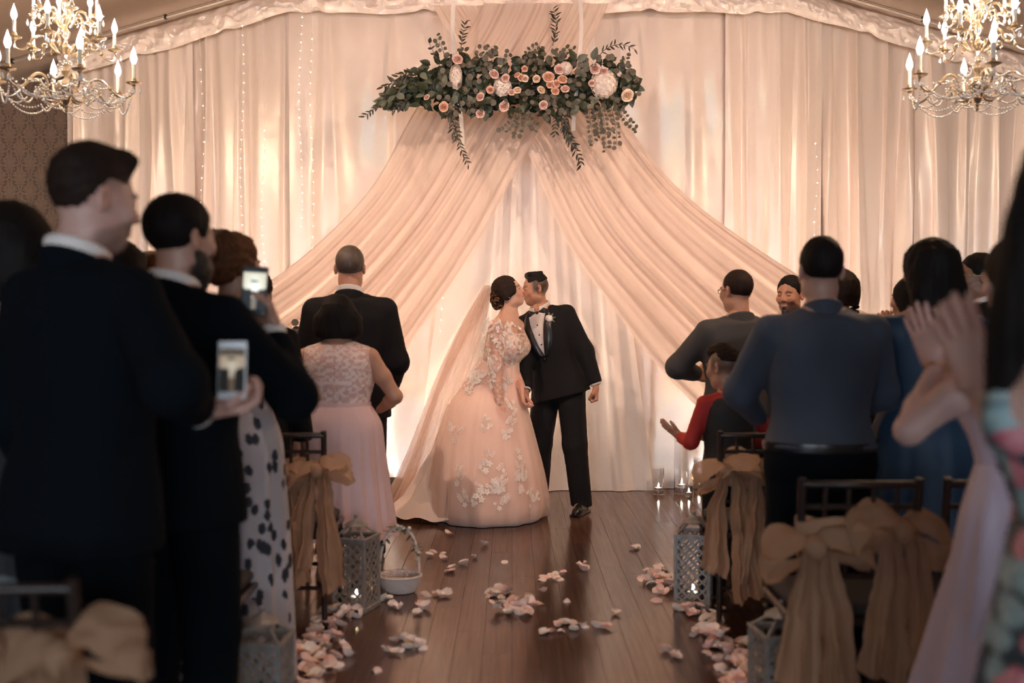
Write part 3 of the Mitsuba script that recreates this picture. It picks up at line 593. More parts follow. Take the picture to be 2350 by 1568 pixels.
def fitted(p, mt, zlo, zhi, infl=.008, sleeves=0.0, straps=0.0, name='bodice', k=.02, neck=None, bust=True, h=None, seed=2, amp=.003, armr=.006):
    """A close bodice over the trunk, with sleeves down to that share of each arm."""
    f = Field(); t = p.torso.copy(); t[:, 1] += infl; t[:, 2] += infl; z = np.r_[zlo, t[(t[:, 0] > zlo + .01) & (t[:, 0] < zhi - .01), 0], zhi]; g = PchipInterpolator(t[:, 0], t[:, 1:])(z)
    f.loft(np.c_[z, g], 2.2, M=p.L)
    for sd in (-1, 1):
        if bust and p.female: f.ell(p.tr([sd * .068 * p.wide, .085 * p.thick, 1.255]), np.array([.062, .055, .062]) * (.6 + .4 * p.thick) + infl, k=.03)
        if straps: f.cone(p.tr([sd * .05, -.025, 1.425]), p.tr([sd * .05, -.025, 1.425]) * (1 - straps) + (p.S[sd] + [0, 0, .010]) * straps, .036 + infl, .040 + infl, .04)
        if sleeves > 0:
            A = p.sp['arm']; tt = .5 + .5 * p.wide; f.cone(p.tr([sd * .05, -.025, 1.43]), p.S[sd] + [0, 0, .012], .03 + infl, .032 + infl, .04)
            e = p.S[sd] + (p.E[sd] - p.S[sd]) * min(1, sleeves * 2); f.cone(p.S[sd], e, A[0] * tt + armr, A[1] * tt + armr, .03)
            if sleeves > .5: f.cone(p.E[sd], p.E[sd] + (p.W[sd] - p.E[sd]) * (sleeves * 2 - 1), A[1] * .92 * tt + armr, A[3] + armr, .03)
    if neck is not None: neck(f)
    m = f.mesh(h or p.h); bump(m, (14, 14, 14), amp, seed); return p.put(name, m, mt)
def surf_lookup(m):
    n = vnormals(m)
    def hit(px, py, tol=.03):
        """The point of the mesh that a pixel sees, with its normal."""
        d = unit(at(px, py, 5) - [0, 0, CH]); q = m.vertices - [0, 0, CH]; t = q @ d; off = np.linalg.norm(q - t[:, None] * d, axis=1)
        c = np.where(off < np.maximum(off.min() * 1.5, tol))[0]; i = c[np.argmin(t[c] + off[c])]
        P = np.array([0, 0, CH]) + d * t[i]; nn = n[i]; return P - nn * ((P - m.vertices[i]) @ nn), nn * (1 if nn @ d < 0 else -1)
    return hit
# ================================================================ the couple
G = Person('groom in a black tuxedo and bow tie, kissing the bride at the altar', (0.334, 7.58, 0.0), 1.78, headscale=.93, heading=math.pi - 0.38, skin=(0.40, 0.20, 0.125), wide=1.0, lean=(0.245, 0.06), head=(-0.98, -0.14, 0.02), legs=.078, h=.009, hh=.0036,
           arms={1: dict(W=at(1206, 896, 7.36), pole=(.3, -1, 0)), -1: dict(W=at(1367, 882, 7.50), pole=(-.3, -1, 0))}, hands=('fist', 'hold'), handdir={-1: ((0.05, -0.1, -1), (-1, 0.1, 0)), 1: ((-0.05, -0.15, -1), (-0.75, -0.3, 0))},
           color=dict(lip=(0.36, 0.14, 0.10), stub=((0.10, 0.055, 0.04), 0.35), fade=((0.030, 0.019, 0.015), 0.92, -.052)))
G.body()
def g_open(f):
    """The jacket's deep V, down to its one button."""
    Mv = G.L
    def fn(P):
        q = (P - Mv[:3, 3]) @ Mv[:3, :3]; w = np.interp(q[..., 2], [1.13, 1.20, 1.42, 1.5], [.0, .022, .068, .075])
        return np.maximum.reduce([np.abs(q[..., 0]) - w, .02 - q[..., 1], 1.135 - q[..., 2]])
    f.add(fn, [-.3, -.1, 1.0], [.3, .4, 1.6], .004, 's')
    def tail(P):
        q = (P - Mv[:3, 3]) @ Mv[:3, :3]; w = np.interp(q[..., 2], [.90, 1.03, 1.07], [-.010, .009, -.01])
        return np.maximum(np.abs(q[..., 0] + .008) - w, .02 - q[..., 1])
G.jacket('suit_black', hem=.825, vopen=g_open, h=.0075, amp=.0035, seed=11, sleeve=.97)
G.trousers('suit_black', infl=.016, top=1.03, amp=.004); G.shoes('leather')
fs = Field(); ts = G.torso.copy(); ts[:, 1] += .010; ts[:, 2] += .013; fs.loft(ts[1:-1], 2.3, M=G.L)
G.put('shirt_front', fs.mesh(.009), 'white_shirt')
G.collar('white_shirt', 'shirt_collar', r=.074, z=(1.445, 1.510), gap=.25)
for sd in (-1, 1):
    d = unit(G.W[sd] - G.E[sd]); G.put('shirt_cuff', moved(lathe([(.037, -.035), (.0385, 0.012), (.036, .013), (.034, -.03)], 24), frame(G.W[sd] - d * .006, *basis(d))), 'white_shirt')
def on_front(p, x, z, infl=.0, dy=0.0):
    """A point on the front of the figure's trunk."""
    g = PchipInterpolator(p.torso[:, 0], p.torso[:, 1:])(z); rx, ry = g[0] + infl, g[1] + infl
    y = ry * max(0.0, 1 - abs(x / rx) ** 2.4) ** (1 / 2.4) + g[3]; return p.tr([x, y + dy, z])
for sd in (-1, 1):
    L = []
    for t in np.linspace(0, 1, 14):
        z = 1.455 - .315 * t; inn = np.interp(z, [1.13, 1.20, 1.42, 1.5], [.003, .024, .068, .072]); wd = .006 + .048 * np.sin(np.pi * min(.12 + .80 * (1 - t) ** .8, 1.0)) * (1 if t > .02 else .6)
        L.append([on_front(G, sd * (inn + wd * u), z, .022, .010 + .010 * math.sin(np.pi * min(1, u))) for u in (-.12, .0, .35, .7, 1.0, 1.06)])
    G.put('lapel', grid(np.array(L)), 'lapel_satin')
bw = []
for sd in (-1, 1): bw.append(Field().cone([sd * .012, 0, 0], [sd * .05, 0, 0], .010, .027, 0, flat=((0, 1, 0), .42)).mesh(.0035))
bw.append(Field().ell([0, .004, 0], [.012, .011, .013]).mesh(.003))
G.put('bow_tie', moved(cat(bw), frame(G.tr([0, .062, 1.443]), *(G.L[:3, :3].T))), 'lapel_satin')
for z in (1.36, 1.29, 1.22): G.put('shirt_stud', sphere(on_front(G, 0, z, .014, .003), .0055, 1), 'lapel_satin')
G.put('jacket_button', sphere(on_front(G, 0.004, 1.115, .028, .004), .009, 1), 'lapel_satin')
hf = hair_short(top=.012, side=.0035, front=.070, line=.062, nape=.0, low=.055); hf.box([0, .000, .124], [.060, .066, .017], .014, k=.016)
hf.plane([0, .0, .040], (0, -.35, -1), .01); hf.plane([0, .063, .06], (0, 1, .05), .006)
G.hair(hf, 'hair_black', h=.0045, amp=.0025)
bt = []
pos_b = on_front(G, -.098, 1.385, .022, .028)
X_, Y_, Z_ = basis(G.L[:3, :3] @ np.array([-.35, 1, .12]))
for k in range(7):
    a = k * 2.4; bt.append(moved(sphere((0, 0, 0), .017, 2, (1, .75, .35)), frame(pos_b + (X_ * math.cos(a) + Y_ * math.sin(a)) * .013 * (k > 0) + Z_ * .006 * (k < 3), *basis(Z_ + .6 * (X_ * math.cos(a) + Y_ * math.sin(a))))))
bk = G.put('boutonniere', cat(bt), 'lace_white', label='white rose boutonniere with greenery')
mat('leaf_dark', (0.035, 0.050, 0.026), 0.5); mat('leaf_sage', (0.10, 0.115, 0.085), 0.55); mat('leaf_brown', (0.085, 0.062, 0.048), 0.55)
def leaf(L, W, n=6, curl=.18, fold=.25):
    """A pointed leaf in the xy plane, stem at the origin, tip at +x; folded along its midrib."""
    t = np.linspace(0, 1, n); w = W * np.sin(np.pi * t ** .8) ** .9 * .5; z = -curl * L * t ** 2
    P = np.stack([np.stack([L * t, -w, z + fold * w], -1), np.stack([L * t, w * 0, z], -1), np.stack([L * t, w, z + fold * w], -1)], 1); return grid(P)
for k in range(5):
    a = -1.2 + k * .7; G.put('leaf', moved(leaf(.05, .016), frame(pos_b - Z_ * .004, *[v for v in (lambda x: (x, np.cross(Z_, x), Z_))(unit(X_ * math.cos(a) + Y_ * math.sin(a)))])), 'leaf_sage', bk)
G.put('stem', tube([pos_b - Y_ * .01, pos_b - Y_ * .04, pos_b - Y_ * .075], .004, 6), 'leaf_sage', bk)

B = Person('bride in a blush gown with white lace flowers and long veil, kissing the groom', (-.130, 7.36, 0), 1.745, headscale=.93, heading=-math.pi / 2 - 0.42, female=True, skin=(0.62, 0.36, 0.26), bh=.010, wide=1.13, thick=1.15, lean=(0, .27), head=(0.34, -0.56, 0), h=.009, hh=.0036,
           arms={1: dict(W=at(1146, 934, 7.13), pole=(.2, -1, 0)), -1: dict(W=at(1196, 888, 7.24), pole=(-.6, -.8, 0))}, hands=('hold', 'relaxed'), handdir={-1: ((0.15, -0.1, -1), (0.9, 0, 0.2))},
           color=dict(lip=(0.50, 0.16, 0.15)))
B.body()
fitted(B, 'bodice_lace', .93, 1.355, .009, name='bodice')
def bneck(f):
    f.add(lambda P: 1.405 - P[..., 2] - .0, [-.3] * 3, [.3, .3, 2], 0, 's')
fs = Field()
for sd in (-1, 1):
    A = B.sp['arm']; fs.chain([B.S[sd], B.E[sd], B.E[sd] + (B.W[sd] - B.E[sd]) * .95], [A[0] * 1.065 + .005, A[1] * 1.065 + .005, A[3] + .007], .03)
ts = B.torso.copy(); ts[:, 1:3] += .005; fs.loft(ts[3:-2], 2.2, M=B.L, k=.02)
B.put('sleeve_yoke', fs.mesh(.008), 'sleeve_tulle', label='sheer tulle yoke and long sleeves')
Mi = np.linalg.inv(B.M)
def sk_rows(rows): return [(z, rx, ry, cx, cy) for z, rx, ry, cx, cy in rows]
SK = [(1.14, .128, .125, -.088, 7.335), (1.03, .162, .155, -.118, 7.345), (.92, .203, .19, -.148, 7.355), (.80, .250, .245, -.170, 7.36), (.55, .330, .335, -.18, 7.375), (.28, .390, .405, -.175, 7.385), (.10, .412, .425, -.172, 7.39), (.03, .395, .41, -.172, 7.39), (.004, .375, .385, -.172, 7.39)]
skm, SP = skirt(SK, nf=11, amp=.016, nu=240, nv=90, seed=3)
put('skirt', skm, 'tulle_blush', B.key, smooth=True)
over, OP = skirt([(z, rx + .012 + .012 * (z < .9), ry + .012 + .012 * (z < .9), cx, cy) for z, rx, ry, cx, cy in SK[:-1]], nf=17, amp=.014, nu=240, nv=70, seed=9)
put('skirt_overlay', over, 'overlay_tulle', B.key, smooth=True, label='sheer blush tulle overlay')
# the train, spread on the floor behind her to the left
n, m_ = 60, 70; u, v = np.meshgrid(np.linspace(0, 1, n), np.linspace(0, 1, m_))
ang = math.pi * (.62 + .80 * u); R0 = np.interp(v, [0, .35, 1], [.26, .36, .70]) ; Zt = np.interp(v, [0, .4, .75, 1], [.80, .42, .12, .012]) * (1 - .12 * np.abs(u - .5)) + .012
fold = .5 * np.sin(u * 26 + 2 * v) + .4 * np.sin(u * 47 + 1)
tx = -.20 + (R0 + .02 * fold * v) * np.cos(ang) * np.where(np.cos(ang) < 0, 1.0, .8); ty = 7.42 + R0 * .55 * np.sin(ang); P = np.stack([tx, ty, Zt + .018 * fold * v * (1 - v) * 4 + .012 * (1 + np.sin(u * 40)) * v], -1)
put('train', grid(P), 'tulle_blush', B.key, smooth=True)
# the veil: two sheets from the comb at the back of the head down to the floor
def veil(right, left, Y0, Y1, seed):
    r = np.random.default_rng(seed); n, m_ = 90, 70; t = np.linspace(0, 1, len(right)); Ys = Y0 + (Y1 - Y0) * t ** .6
    A = spline([at(x, y, q) for (x, y), q in zip(right, Ys)], n); Bq = spline([at(x, y, q) for (x, y), q in zip(left, Ys)], n); s = np.linspace(0, 1, n)[:, None]; w = np.linspace(0, 1, m_)
    P = A[:, None] * (1 - w[None, :, None]) + Bq[:, None] * w[None, :, None]; f = .6 * np.sin(w * 21 + seed + 2 * s) + .4 * np.sin(w * 43 + 2 * seed)
    P[..., 1] += (.016 + .045 * s) * f + .06 * np.sin(np.pi * w)[None] * s; P[..., 2] = np.maximum(P[..., 2], .012); return grid(P)
vk = B.put('veil', moved(veil([(1130, 656), (1112, 745), (1084, 830), (1046, 940), (1020, 1060), (998, 1172)], [(1112, 654), (1050, 760), (1000, 868), (957, 980), (915, 1080), (858, 1176)], 7.32, 7.62, 1), Mi), 'veil_tulle', label='long sheer blush veil')
B.put('layer', moved(veil([(1131, 668), (1080, 765), (1024, 870), (985, 980), (958, 1080), (930, 1176)], [(1114, 660), (1052, 760), (1008, 868), (966, 985), (930, 1085), (885, 1176)], 7.36, 7.70, 5), Mi), 'veil_tulle', vk)
# hair: dark chignon with curls
hf = Field(); hf.ell([0, -.022, .046], [.087, .102, .092]); hf.ell([0, -.088, -.030], [.060, .056, .072], k=.03)
for sd in (-1, 1): hf.ell([sd * .068, .020, .030], [.022, .050, .056], k=.02); hf.ell([sd * .074, -.02, -.012], [.018, .036, .036], k=.02)
hf.ell([0, .112, -.012], [.064, .068, .082], k=.01, mode='s'); hf.plane([0, 0, -.075], (0, .2, -1), .01)
hk = B.hair(hf, 'hair_brown', h=.0045, amp=.004, freq=(60, 20, 60))
r_ = random.Random(2)
for i in range(34):
    a, b = r_.uniform(-1.5, 1.5), r_.uniform(-1.1, 1.1); c = np.array([.060 * math.sin(a), -.088 - .054 * math.cos(a) * math.cos(b), -.030 + .072 * math.sin(b)]); d = unit(c - [0, -.088, -.030]); x, y, z = basis(d)
    th = np.linspace(0, 4.6, 16); B.put('curl', moved(tube([c + (x * math.cos(q) + y * math.sin(q)) * (.020 - .0025 * q) + z * .003 * q for q in th], np.linspace(.0085, .004, 16), 7), B.HM), 'hair_auburn' if i % 2 == 0 else 'hair_brown', hk)
for sd in (-1, 1): B.put('earring', moved(sphere((sd * .088, .0, -.032), .0045, 1), B.HM), 'silver')
# lace flowers and sprays, sewn on the gown
def lace_flower(R, petals=6):
    ms = []
    for k in range(petals):
        a = k * 2 * np.pi / petals; l = leaf(R, R * .62, 5, curl=-.05, fold=.12); ms.append(moved(l, rotz(a)))
    ms.append(sphere((0, 0, .001), R * .16, 1, (1, 1, .5))); return cat(ms)
def lace_spray(L, n=4):
    ms = [tube([(0, 0, 0), (L * .5, .02 * L, .001), (L, -.05 * L, 0)], .0016, 4)]
    for k in range(n):
        for s_ in (-1, 1): ms.append(moved(leaf(L * .36, L * .15, 4, 0, .1), trimesh.transformations.translation_matrix([L * (.15 + .22 * k), 0, 0]) @ rotz(s_ * .8)))
    ms.append(moved(leaf(L * .36, L * .15, 4, 0, .1), trimesh.transformations.translation_matrix([L * .95, 0, 0]))); return cat(ms)
FL = {r: lace_flower(r, 5) for r in (.014, .020, .026)}; SPR = {l: lace_spray(l) for l in (.045, .06)}
def sew(hit, px, py, kind, size, a):
    P, nn = hit(px, py); x = unit(np.cross((0, 1, 0.0), nn)) if abs(nn[1]) < .99 else np.array([1.0, 0, 0]); x = unit(np.array([math.cos(a), 0, math.sin(a)]) - nn * (nn @ np.array([math.cos(a), 0, math.sin(a)])))
    put('lace_flower' if kind == 'f' else 'lace_spray', moved((FL if kind == 'f' else SPR)[size], frame(P + nn * .006, x, np.cross(nn, x), nn)), 'lace_white', B.key, smooth=True)
hit = surf_lookup(over); lr = random.Random(12)
# clusters of lace: (px, py, spread x, spread y, flowers, sprays)
for cx, cy, sx, sy, nf_, ns_ in ((1124, 1122, 26, 20, 12, 7), (1116, 1066, 10, 26, 4, 5), (1084, 1150, 30, 12, 6, 5), (1150, 1112, 14, 26, 4, 4), (1142, 1160, 22, 8, 2, 3), (1198, 1090, 12, 40, 7, 7), (1214, 1140, 22, 18, 5, 5), (1118, 980, 8, 16, 4, 3), (1164, 990, 8, 26, 5, 4),
                                 (1042, 1008, 7, 18, 3, 3), (1052, 1096, 7, 20, 3, 3), (1076, 892, 8, 10, 3, 3), (1176, 935, 10, 26, 4, 4), (1160, 890, 14, 18, 3, 4)):
    for i in range(nf_ + ns_):
        x, y = lr.gauss(cx, sx * .6), lr.gauss(cy, sy * .6)
        sew(hit, x, y, *(('f', lr.choice((.014, .020, .026))) if i < nf_ else ('s', lr.choice((.045, .06)))), lr.uniform(.5, 2.6))
hits = surf_lookup(cat([m.copy() for m in [TM(*meshkit.WRITTEN[scene[B.key + '__sleeve_yoke']['filename']][:2]), TM(*meshkit.WRITTEN[scene[B.key + '__bodice']['filename']][:2])]]))
for i in range(80):
    x, y = lr.uniform(1092, 1196), lr.uniform(738, 850)
    sew(hits, x, y, *(('f', lr.choice((.014, .020, .026))) if lr.random() < .5 else ('s', .045)), lr.uniform(.5, 2.6))
for i in range(22): sew(hits, lr.gauss(1128, 8), lr.uniform(830, 900), *(('f', .014) if lr.random() < .5 else ('s', .045)), lr.uniform(.5, 2.6))
for i in range(40):
    t = lr.random(); x, y = lr.uniform(1050 + 40 * (1 - t), 1110), 838 + 45 * t
    sew(hit, x, y, *(('f', lr.choice((.014, .020))) if lr.random() < .5 else ('s', .045)), lr.uniform(.5, 2.6))
# ================================================================ the guests
mat('dress_dark', proc(lambda p, n, uv: mix((0.010, 0.012, 0.015), (0.16, 0.19, 0.20), smoothstep(0.60, 0.70, mfbm(p.x * 22, p.y * 22, p.z * 22, octaves=2)))), 0.7)
def black_flowers(p, n, uv):
    d1, d2, r = mikit.voronoi(p.x * 20 + p.y * 20, p.z * 17 + mnoise(p.x * 5, p.y * 5, p.z * 5) * 0.8)
    m = mnoise(p.x * 95, p.y * 95, p.z * 95)
    return mix((0.48, 0.44, 0.46), (0.018, 0.022, 0.035), dr.select(r > 0.55, smoothstep(0.46, 0.32, d1 + 0.18 * (m - 0.5)), 0.0))
mat('dress_black_flowers', proc(black_flowers), 0.7)
mat('dress_blush', (0.72, 0.50, 0.49), 0.6, sheen=0.5)
mat('lace_blush', proc(lambda p, n, uv: mix((0.66, 0.42, 0.38), (0.86, 0.70, 0.66), smoothstep(0.40, 0.58, mfbm(p.x * 60, p.y * 60, p.z * 60, octaves=3)))), 0.55)
mat('dress_blue', (0.006, 0.034, 0.075), 0.6, sheen=0.3)
mat('dress_lilac', (0.52, 0.43, 0.52), 0.55, sheen=0.4)
def big_flowers(p, n, uv):
    q = p.x + p.y * 0.8
    w = mnoise(p.x * 6, p.y * 6, p.z * 6)
    d1, d2, r = mikit.voronoi(q * 19 + w * 1.5, p.z * 17 + w)
    pet = mnoise(p.x * 60, p.y * 60, p.z * 60)
    band = smoothstep(-0.12, 0.10, q * 1.6 - 2.25 - 0.25 * dr.sin(p.z * 5) + 0.5 * (mnoise(p.x * 3, p.y * 3, p.z * 3) - 0.5))
    base = mix((0.66, 0.60, 0.56), (0.020, 0.050, 0.065), band)
    fl = dr.select(r < 0.38, mix((0.50, 0.10, 0.17), (0.74, 0.36, 0.38), pet), dr.select(r < 0.62, mix((0.14, 0.29, 0.33), (0.42, 0.55, 0.56), pet), dr.select(r < 0.75, mix((0.60, 0.50, 0.50), (0.75, 0.66, 0.64), pet), base)))
    return mix(base, fl, smoothstep(0.56, 0.42, d1 + 0.10 * (pet - 0.5)) * smoothstep(-0.3, 0.2, band - 0.1 + 0.25 * r))
mat('dress_big_flowers', proc(big_flowers), 0.6)
mat('phone_white', (0.75, 0.78, 0.80), 0.3); mat('phone_black', (0.02, 0.02, 0.022), 0.25)
PINK, TAN, BROWN = (0.50, 0.29, 0.23), (0.42, 0.23, 0.155), (0.30, 0.155, 0.10)
def hair_bob(w=1.0, low=-.13, front=.060):
    f = Field(); f.ell([0, -.020, .042], [.093, .108, .094]); low = min(low, -.08); f.loft([(low, .085 * w, .065, 0, -.045), (low + .05, .108 * w, .085, 0, -.035), (-.01, .105 * w, .095, 0, -.03), (.05, .09, .09, 0, -.02)], 2.2, k=.04)
    f.ell([0, .115, -.035], [front, .080, .115], k=.015, mode='s'); f.ell([0, .03, -.13], [.058, .07, .06], k=.015, mode='s'); return f
def hair_long(w=1.0, low=-.36, depth=.05, back=-.07, front=.058, tip=.6):
    f = Field(); f.ell([0, -.020, .042], [.094, .110, .095])
    f.loft([(low, .085 * w * tip, depth * .6, 0, back - .01), (low * .75, .11 * w * (tip * .5 + .5), depth * .9, 0, back - .005), (low * .4, .118 * w, depth, 0, back), (-.02, .112 * w, .085, 0, -.04), (.06, .09, .085, 0, -.025)], 2.2, k=.05)
    f.ell([0, .115, -.035], [front, .080, .115], k=.015, mode='s'); f.ell([0, .05, -.15], [.062, .08, .09], k=.015, mode='s'); return f
def hair_side():
    """Long straight hair falling down the back and over the left shoulder."""
    f = hair_long(1.0, -.30, .055, -.075, tip=.8); f.loft([(-.46, .025, .03, -.07, .085), (-.38, .04, .055, -.07, .08), (-.20, .05, .075, -.065, .065), (.0, .05, .075, -.06, .03), (.08, .05, .07, -.03, .0)], 2.2, k=.04); return f
def cuffs(p, sides=(-1, 1), r=.036, parent=None):
    for sd in sides:
        d = unit(p.W[sd] - p.E[sd]); p.put('shirt_cuff', moved(lathe([(r, -.05), (r + .0015, .012), (r - .001, .014), (r - .003, -.045)], 20), frame(p.W[sd] - d * .002, *basis(d))), 'white_shirt', parent)
def suit(p, m, hem=.80, shirt=True, seed=1, **kw):
    p.body(); p.jacket(m, hem=hem, seed=seed, **kw); p.trousers(m, seed=seed + 1); p.shoes('leather')
    p.collar(m, 'jacket_collar', r=.084, z=(1.43, 1.478), tilt=.03)
    if shirt: p.collar('white_shirt', 'shirt_collar', r=.072, z=(1.44, 1.512), tilt=.022)
def dress(p, m, top, hem, flare, zhi=1.36, sleeves=0.0, nf=14, amp=.014, seed=1, mtop=None, straps=0.0, waist=1.08, cy=0.0, infl=.008, neck=None):
    p.body(); fitted(p, mtop or m, waist - .06, zhi, infl, sleeves=sleeves, seed=seed, neck=neck, straps=straps)
    g = PchipInterpolator(p.torso[:, 0], p.torso[:, 1:]); a = g(waist); b = g(.94); c = g(.88)
    k = (hem - .88)
    rows = [(waist + .01, a[0] + .010, a[1] + .010, 0, a[3]), (.94, b[0] + .018, b[1] + .018, 0, b[3]), (.84, c[0] + .028 + flare * .08, c[1] + .03 + flare * .08, 0, c[3]), ((.84 + hem) / 2, c[0] + .03 + flare * .5, c[1] + .03 + flare * .5, 0, cy * .5), (hem, c[0] + .03 + flare, c[1] + .03 + flare, 0, cy)]
    sm, _ = skirt(rows, nf=nf, amp=amp, seed=seed, nu=140, nv=50); return p.put('skirt', sm, m)
mat('screen_bright', (0.02, 0.02, 0.02), 0.3)
def screen_picture(uv, power, tint, ceiling):
    """What the phones film: the glowing backdrop with its tent of drapes, dark heads and shoulders below, the aisle between them."""
    x, y = uv.x * 2 - 1, uv.y; c = mix((0.62, 0.50, 0.38), (0.95, 0.88, 0.75), dr.exp(-(x * x * 2.5 + dr.square(y - 0.55) * 9)))
    c = mix(c, (0.16, 0.13, 0.11), smoothstep(0.80, 0.86, y) * ceiling); c = mix(c, (0.98, 0.95, 0.88), smoothstep(0.05, -0.02, dr.abs(x) - (0.72 - y) * 0.55) * smoothstep(0.40, 0.45, y))
    c = mix(c, (0.06, 0.07, 0.05), smoothstep(0.03, 0.0, dr.abs(y - 0.76) - 0.03 * mnoise(x * 14, 3.0)) * smoothstep(0.36, 0.30, dr.abs(x)))
    head = 0.40 + 0.10 * mnoise(x * 5 + 2.0, 1.0) + 0.16 * dr.abs(x); c = mix(c, (0.025, 0.025, 0.028), smoothstep(0.02, -0.02, y - head) * smoothstep(0.16, 0.26, dr.abs(x) + 0.12 * (0.4 - y)))
    c = mix(c, (0.20, 0.14, 0.11), smoothstep(0.26, 0.16, dr.abs(x) + 0.12 * (0.4 - y)) * smoothstep(0.34, 0.30, y)); c = mix(c, (0.05, 0.04, 0.04), smoothstep(0.05, 0.02, dr.abs(x - 0.06)) * smoothstep(0.27, 0.30, y) * smoothstep(0.53, 0.50, y))
    return c * mi.Color3f(*tint) * power
def phone(label, M, shell, w, h, screen):
    """A phone: M puts its screen on the local +z side, long side along y."""
    k = thing('phone', label, 'phone')
    f = Field(); f.box([0, 0, 0], [w / 2, h / 2, .0042], .0041); body = f.mesh(.0022)
    put('case', moved(body, M), shell, k, smooth=True)
    sw, sh = w * .88, h * .74
    q = moved(TM([(-sw / 2, -sh / 2, .0046), (sw / 2, -sh / 2, .0046), (sw / 2, sh / 2, .0046), (-sw / 2, sh / 2, .0046)], [[0, 1, 2], [0, 2, 3]]), M)
    kk = new('screen', k); scene[kk] = {**ply(q, 'lamp_black', uv=np.array([[0, 0], [1, 0], [1, 1], [0, 1.0]])), 'emitter': {'type': 'area', 'radiance': proc(lambda p, n, uv, s=screen: screen_picture(uv, *s)), 'sampling_weight': .05}}
    tag(kk, 'lit screen showing the bright backdrop and dark guests')
    put('home_button', moved(lathe([(0, .0046), (.0045, .0046), (.005, .0042)], 16), M @ trimesh.transformations.translation_matrix([0, -h * .435, 0])), shell, k)
    return k
# ---------------- left of the aisle
W1 = Person('dark haired woman in a dark patterned dress at the far left edge', (-1.415, 2.98, 0), 1.78, heading=-.3, female=True, skin=PINK, wide=1.15, thick=1.1, h=.013, arms={1: dict(w=(.14, .24, 1.04), pole=(.3, -1, -.4))}, hands=(None, 'relaxed'))
dress(W1, 'dress_dark', 1.3, .45, .10, seed=21, zhi=1.40); W1.hair(hair_bob(1.15, -.15), 'hair_black', h=.008)
M1 = Person('tall man in a dark navy suit holding a white phone at the left', (-1.10, 2.68, 0), 1.89, heading=-.50, skin=(0.55, 0.33, 0.27), wide=.98, h=.012, hh=.0045, head=(-.26, .10, 0), lean=(0, .02), headscale=1.02,
            arms={1: dict(W=at(452, 942, 2.66), pole=(.9, -.5, -.6)), -1: dict(w=(-.26, .10, .88), pole=(-.3, -1, 0))}, hands=(None, 'hold'), handdir={1: ((.92, .30, .10), (-.15, -.30, .95))}, color=dict(stub=((0.16, 0.10, 0.085), .6), fade=((0.06, 0.045, 0.04), .75, .012), lip=(.42, .17, .15)))
suit(M1, 'suit_navy', hem=.79, seed=31, sleeve=.86); cuffs(M1, (1,), .040)
hf = hair_short(top=.020, side=.004, front=.066, line=.060, nape=-.035, low=.042, quiff=.016); M1.hair(hf, 'hair_brown', h=.006, amp=.006, freq=(45, 25, 60))
Mp = frame(at(533, 850, 2.63), (1, 0.0, 0), *(lambda z: (np.cross(z, (1, 0, 0)), z))(unit([0, -1, .12])))
phone('white phone held up in the hand of the man in navy', Mp, 'phone_white', .0735, .148, (.42, (1.0, .95, .86), 1.0))
M2 = Person('bearded man in a black suit raising a bright phone', (-1.0, 3.14, 0), 1.815, heading=-.42, skin=(0.46, 0.26, 0.19), wide=.98, h=.012, head=(-.18, .02, 0), legs=.02,
            arms={1: dict(W=at(627, 765, 3.26), pole=(.7, -.3, -.9)), -1: dict(w=(-.22, .14, .90), pole=(-.3, -1, 0))}, hands=(None, 'hold'), handdir={1: ((-.38, .05, .92), (-.55, -.75, 0))}, color=dict(stub=((0.02, 0.014, 0.012), .95)))
suit(M2, 'suit_navy', hem=.80, seed=33, sleeve=.88); cuffs(M2, (1,), .039)
M2.hair(hair_short(top=.012, side=.010, nape=-.055), 'hair_black', amp=.003)
bf = Field(); bf.ell([0, .045, -.078], [.058, .056, .050]); bf.ell([0, .055, -.118], [.040, .036, .040], k=.02)
for sd in (-1, 1): bf.ell([sd * .055, .018, -.055], [.018, .034, .050], k=.015)
bf.ell([0, .085, -.054], [.030, .030, .018], k=.008, mode='s'); bf.plane([0, -.02, 0], (0, -1, 0)); bf.plane([0, 0, -.022], (0, .3, 1), .01)
M2.hair(bf, 'beard_dark', amp=.004, name='beard')
Mp = frame(at(584, 668, 3.20), *(lambda x, y, z: (x, y, z))(unit([.985, .12, -.06]), unit(np.cross(unit([.10, -1, .1]), [.985, .12, -.06])), unit([.10, -1, .1])))
phone('phone with a bright screen raised by the bearded man', Mp, 'phone_black', .078, .152, (1.15, (.86, 1.0, 1.05), 0.0))
W2 = Person('woman with pinned auburn curls in a white dress with black flowers', (-1.07, 4.02, 0), 1.76, heading=-.25, female=True, skin=TAN, h=.013, head=(-.3, 0, 0), arms={1: dict(w=(.20, .20, 1.12), pole=(.6, -.5, -.4)), -1: dict(w=(-.18, .22, 1.12), pole=(-.6, -.5, -.4))})
dress(W2, 'dress_black_flowers', 1.3, .03, .03, seed=22, zhi=1.38)
cf = Field(); cf.ell([0, -.03, .05], [.095, .108, .098]); cf.ell([0, -.095, .01], [.075, .055, .075], k=.03); cf.ell([0, .115, -.035], [.058, .080, .115], k=.015, mode='s')
hk = W2.hair(cf, 'hair_auburn', amp=.014, freq=(28, 28, 28)); r_ = random.Random(8)
for i in range(18):
    a, b = r_.uniform(-1.4, 1.4), r_.uniform(-.9, 1.2); d = np.array([math.sin(a) * math.cos(b), -math.cos(a) * math.cos(b), math.sin(b)]); c = np.array([0, -.03, .04]) + d * [.092, .112, .10]; x, y, z = basis(d); th = np.linspace(0, 5, 14)
    W2.put('curl', moved(tube([c + (x * math.cos(q) + y * math.sin(q)) * (.022 - .002 * q) + z * .004 * q for q in th], .007, 6), W2.HM), 'hair_auburn', hk)
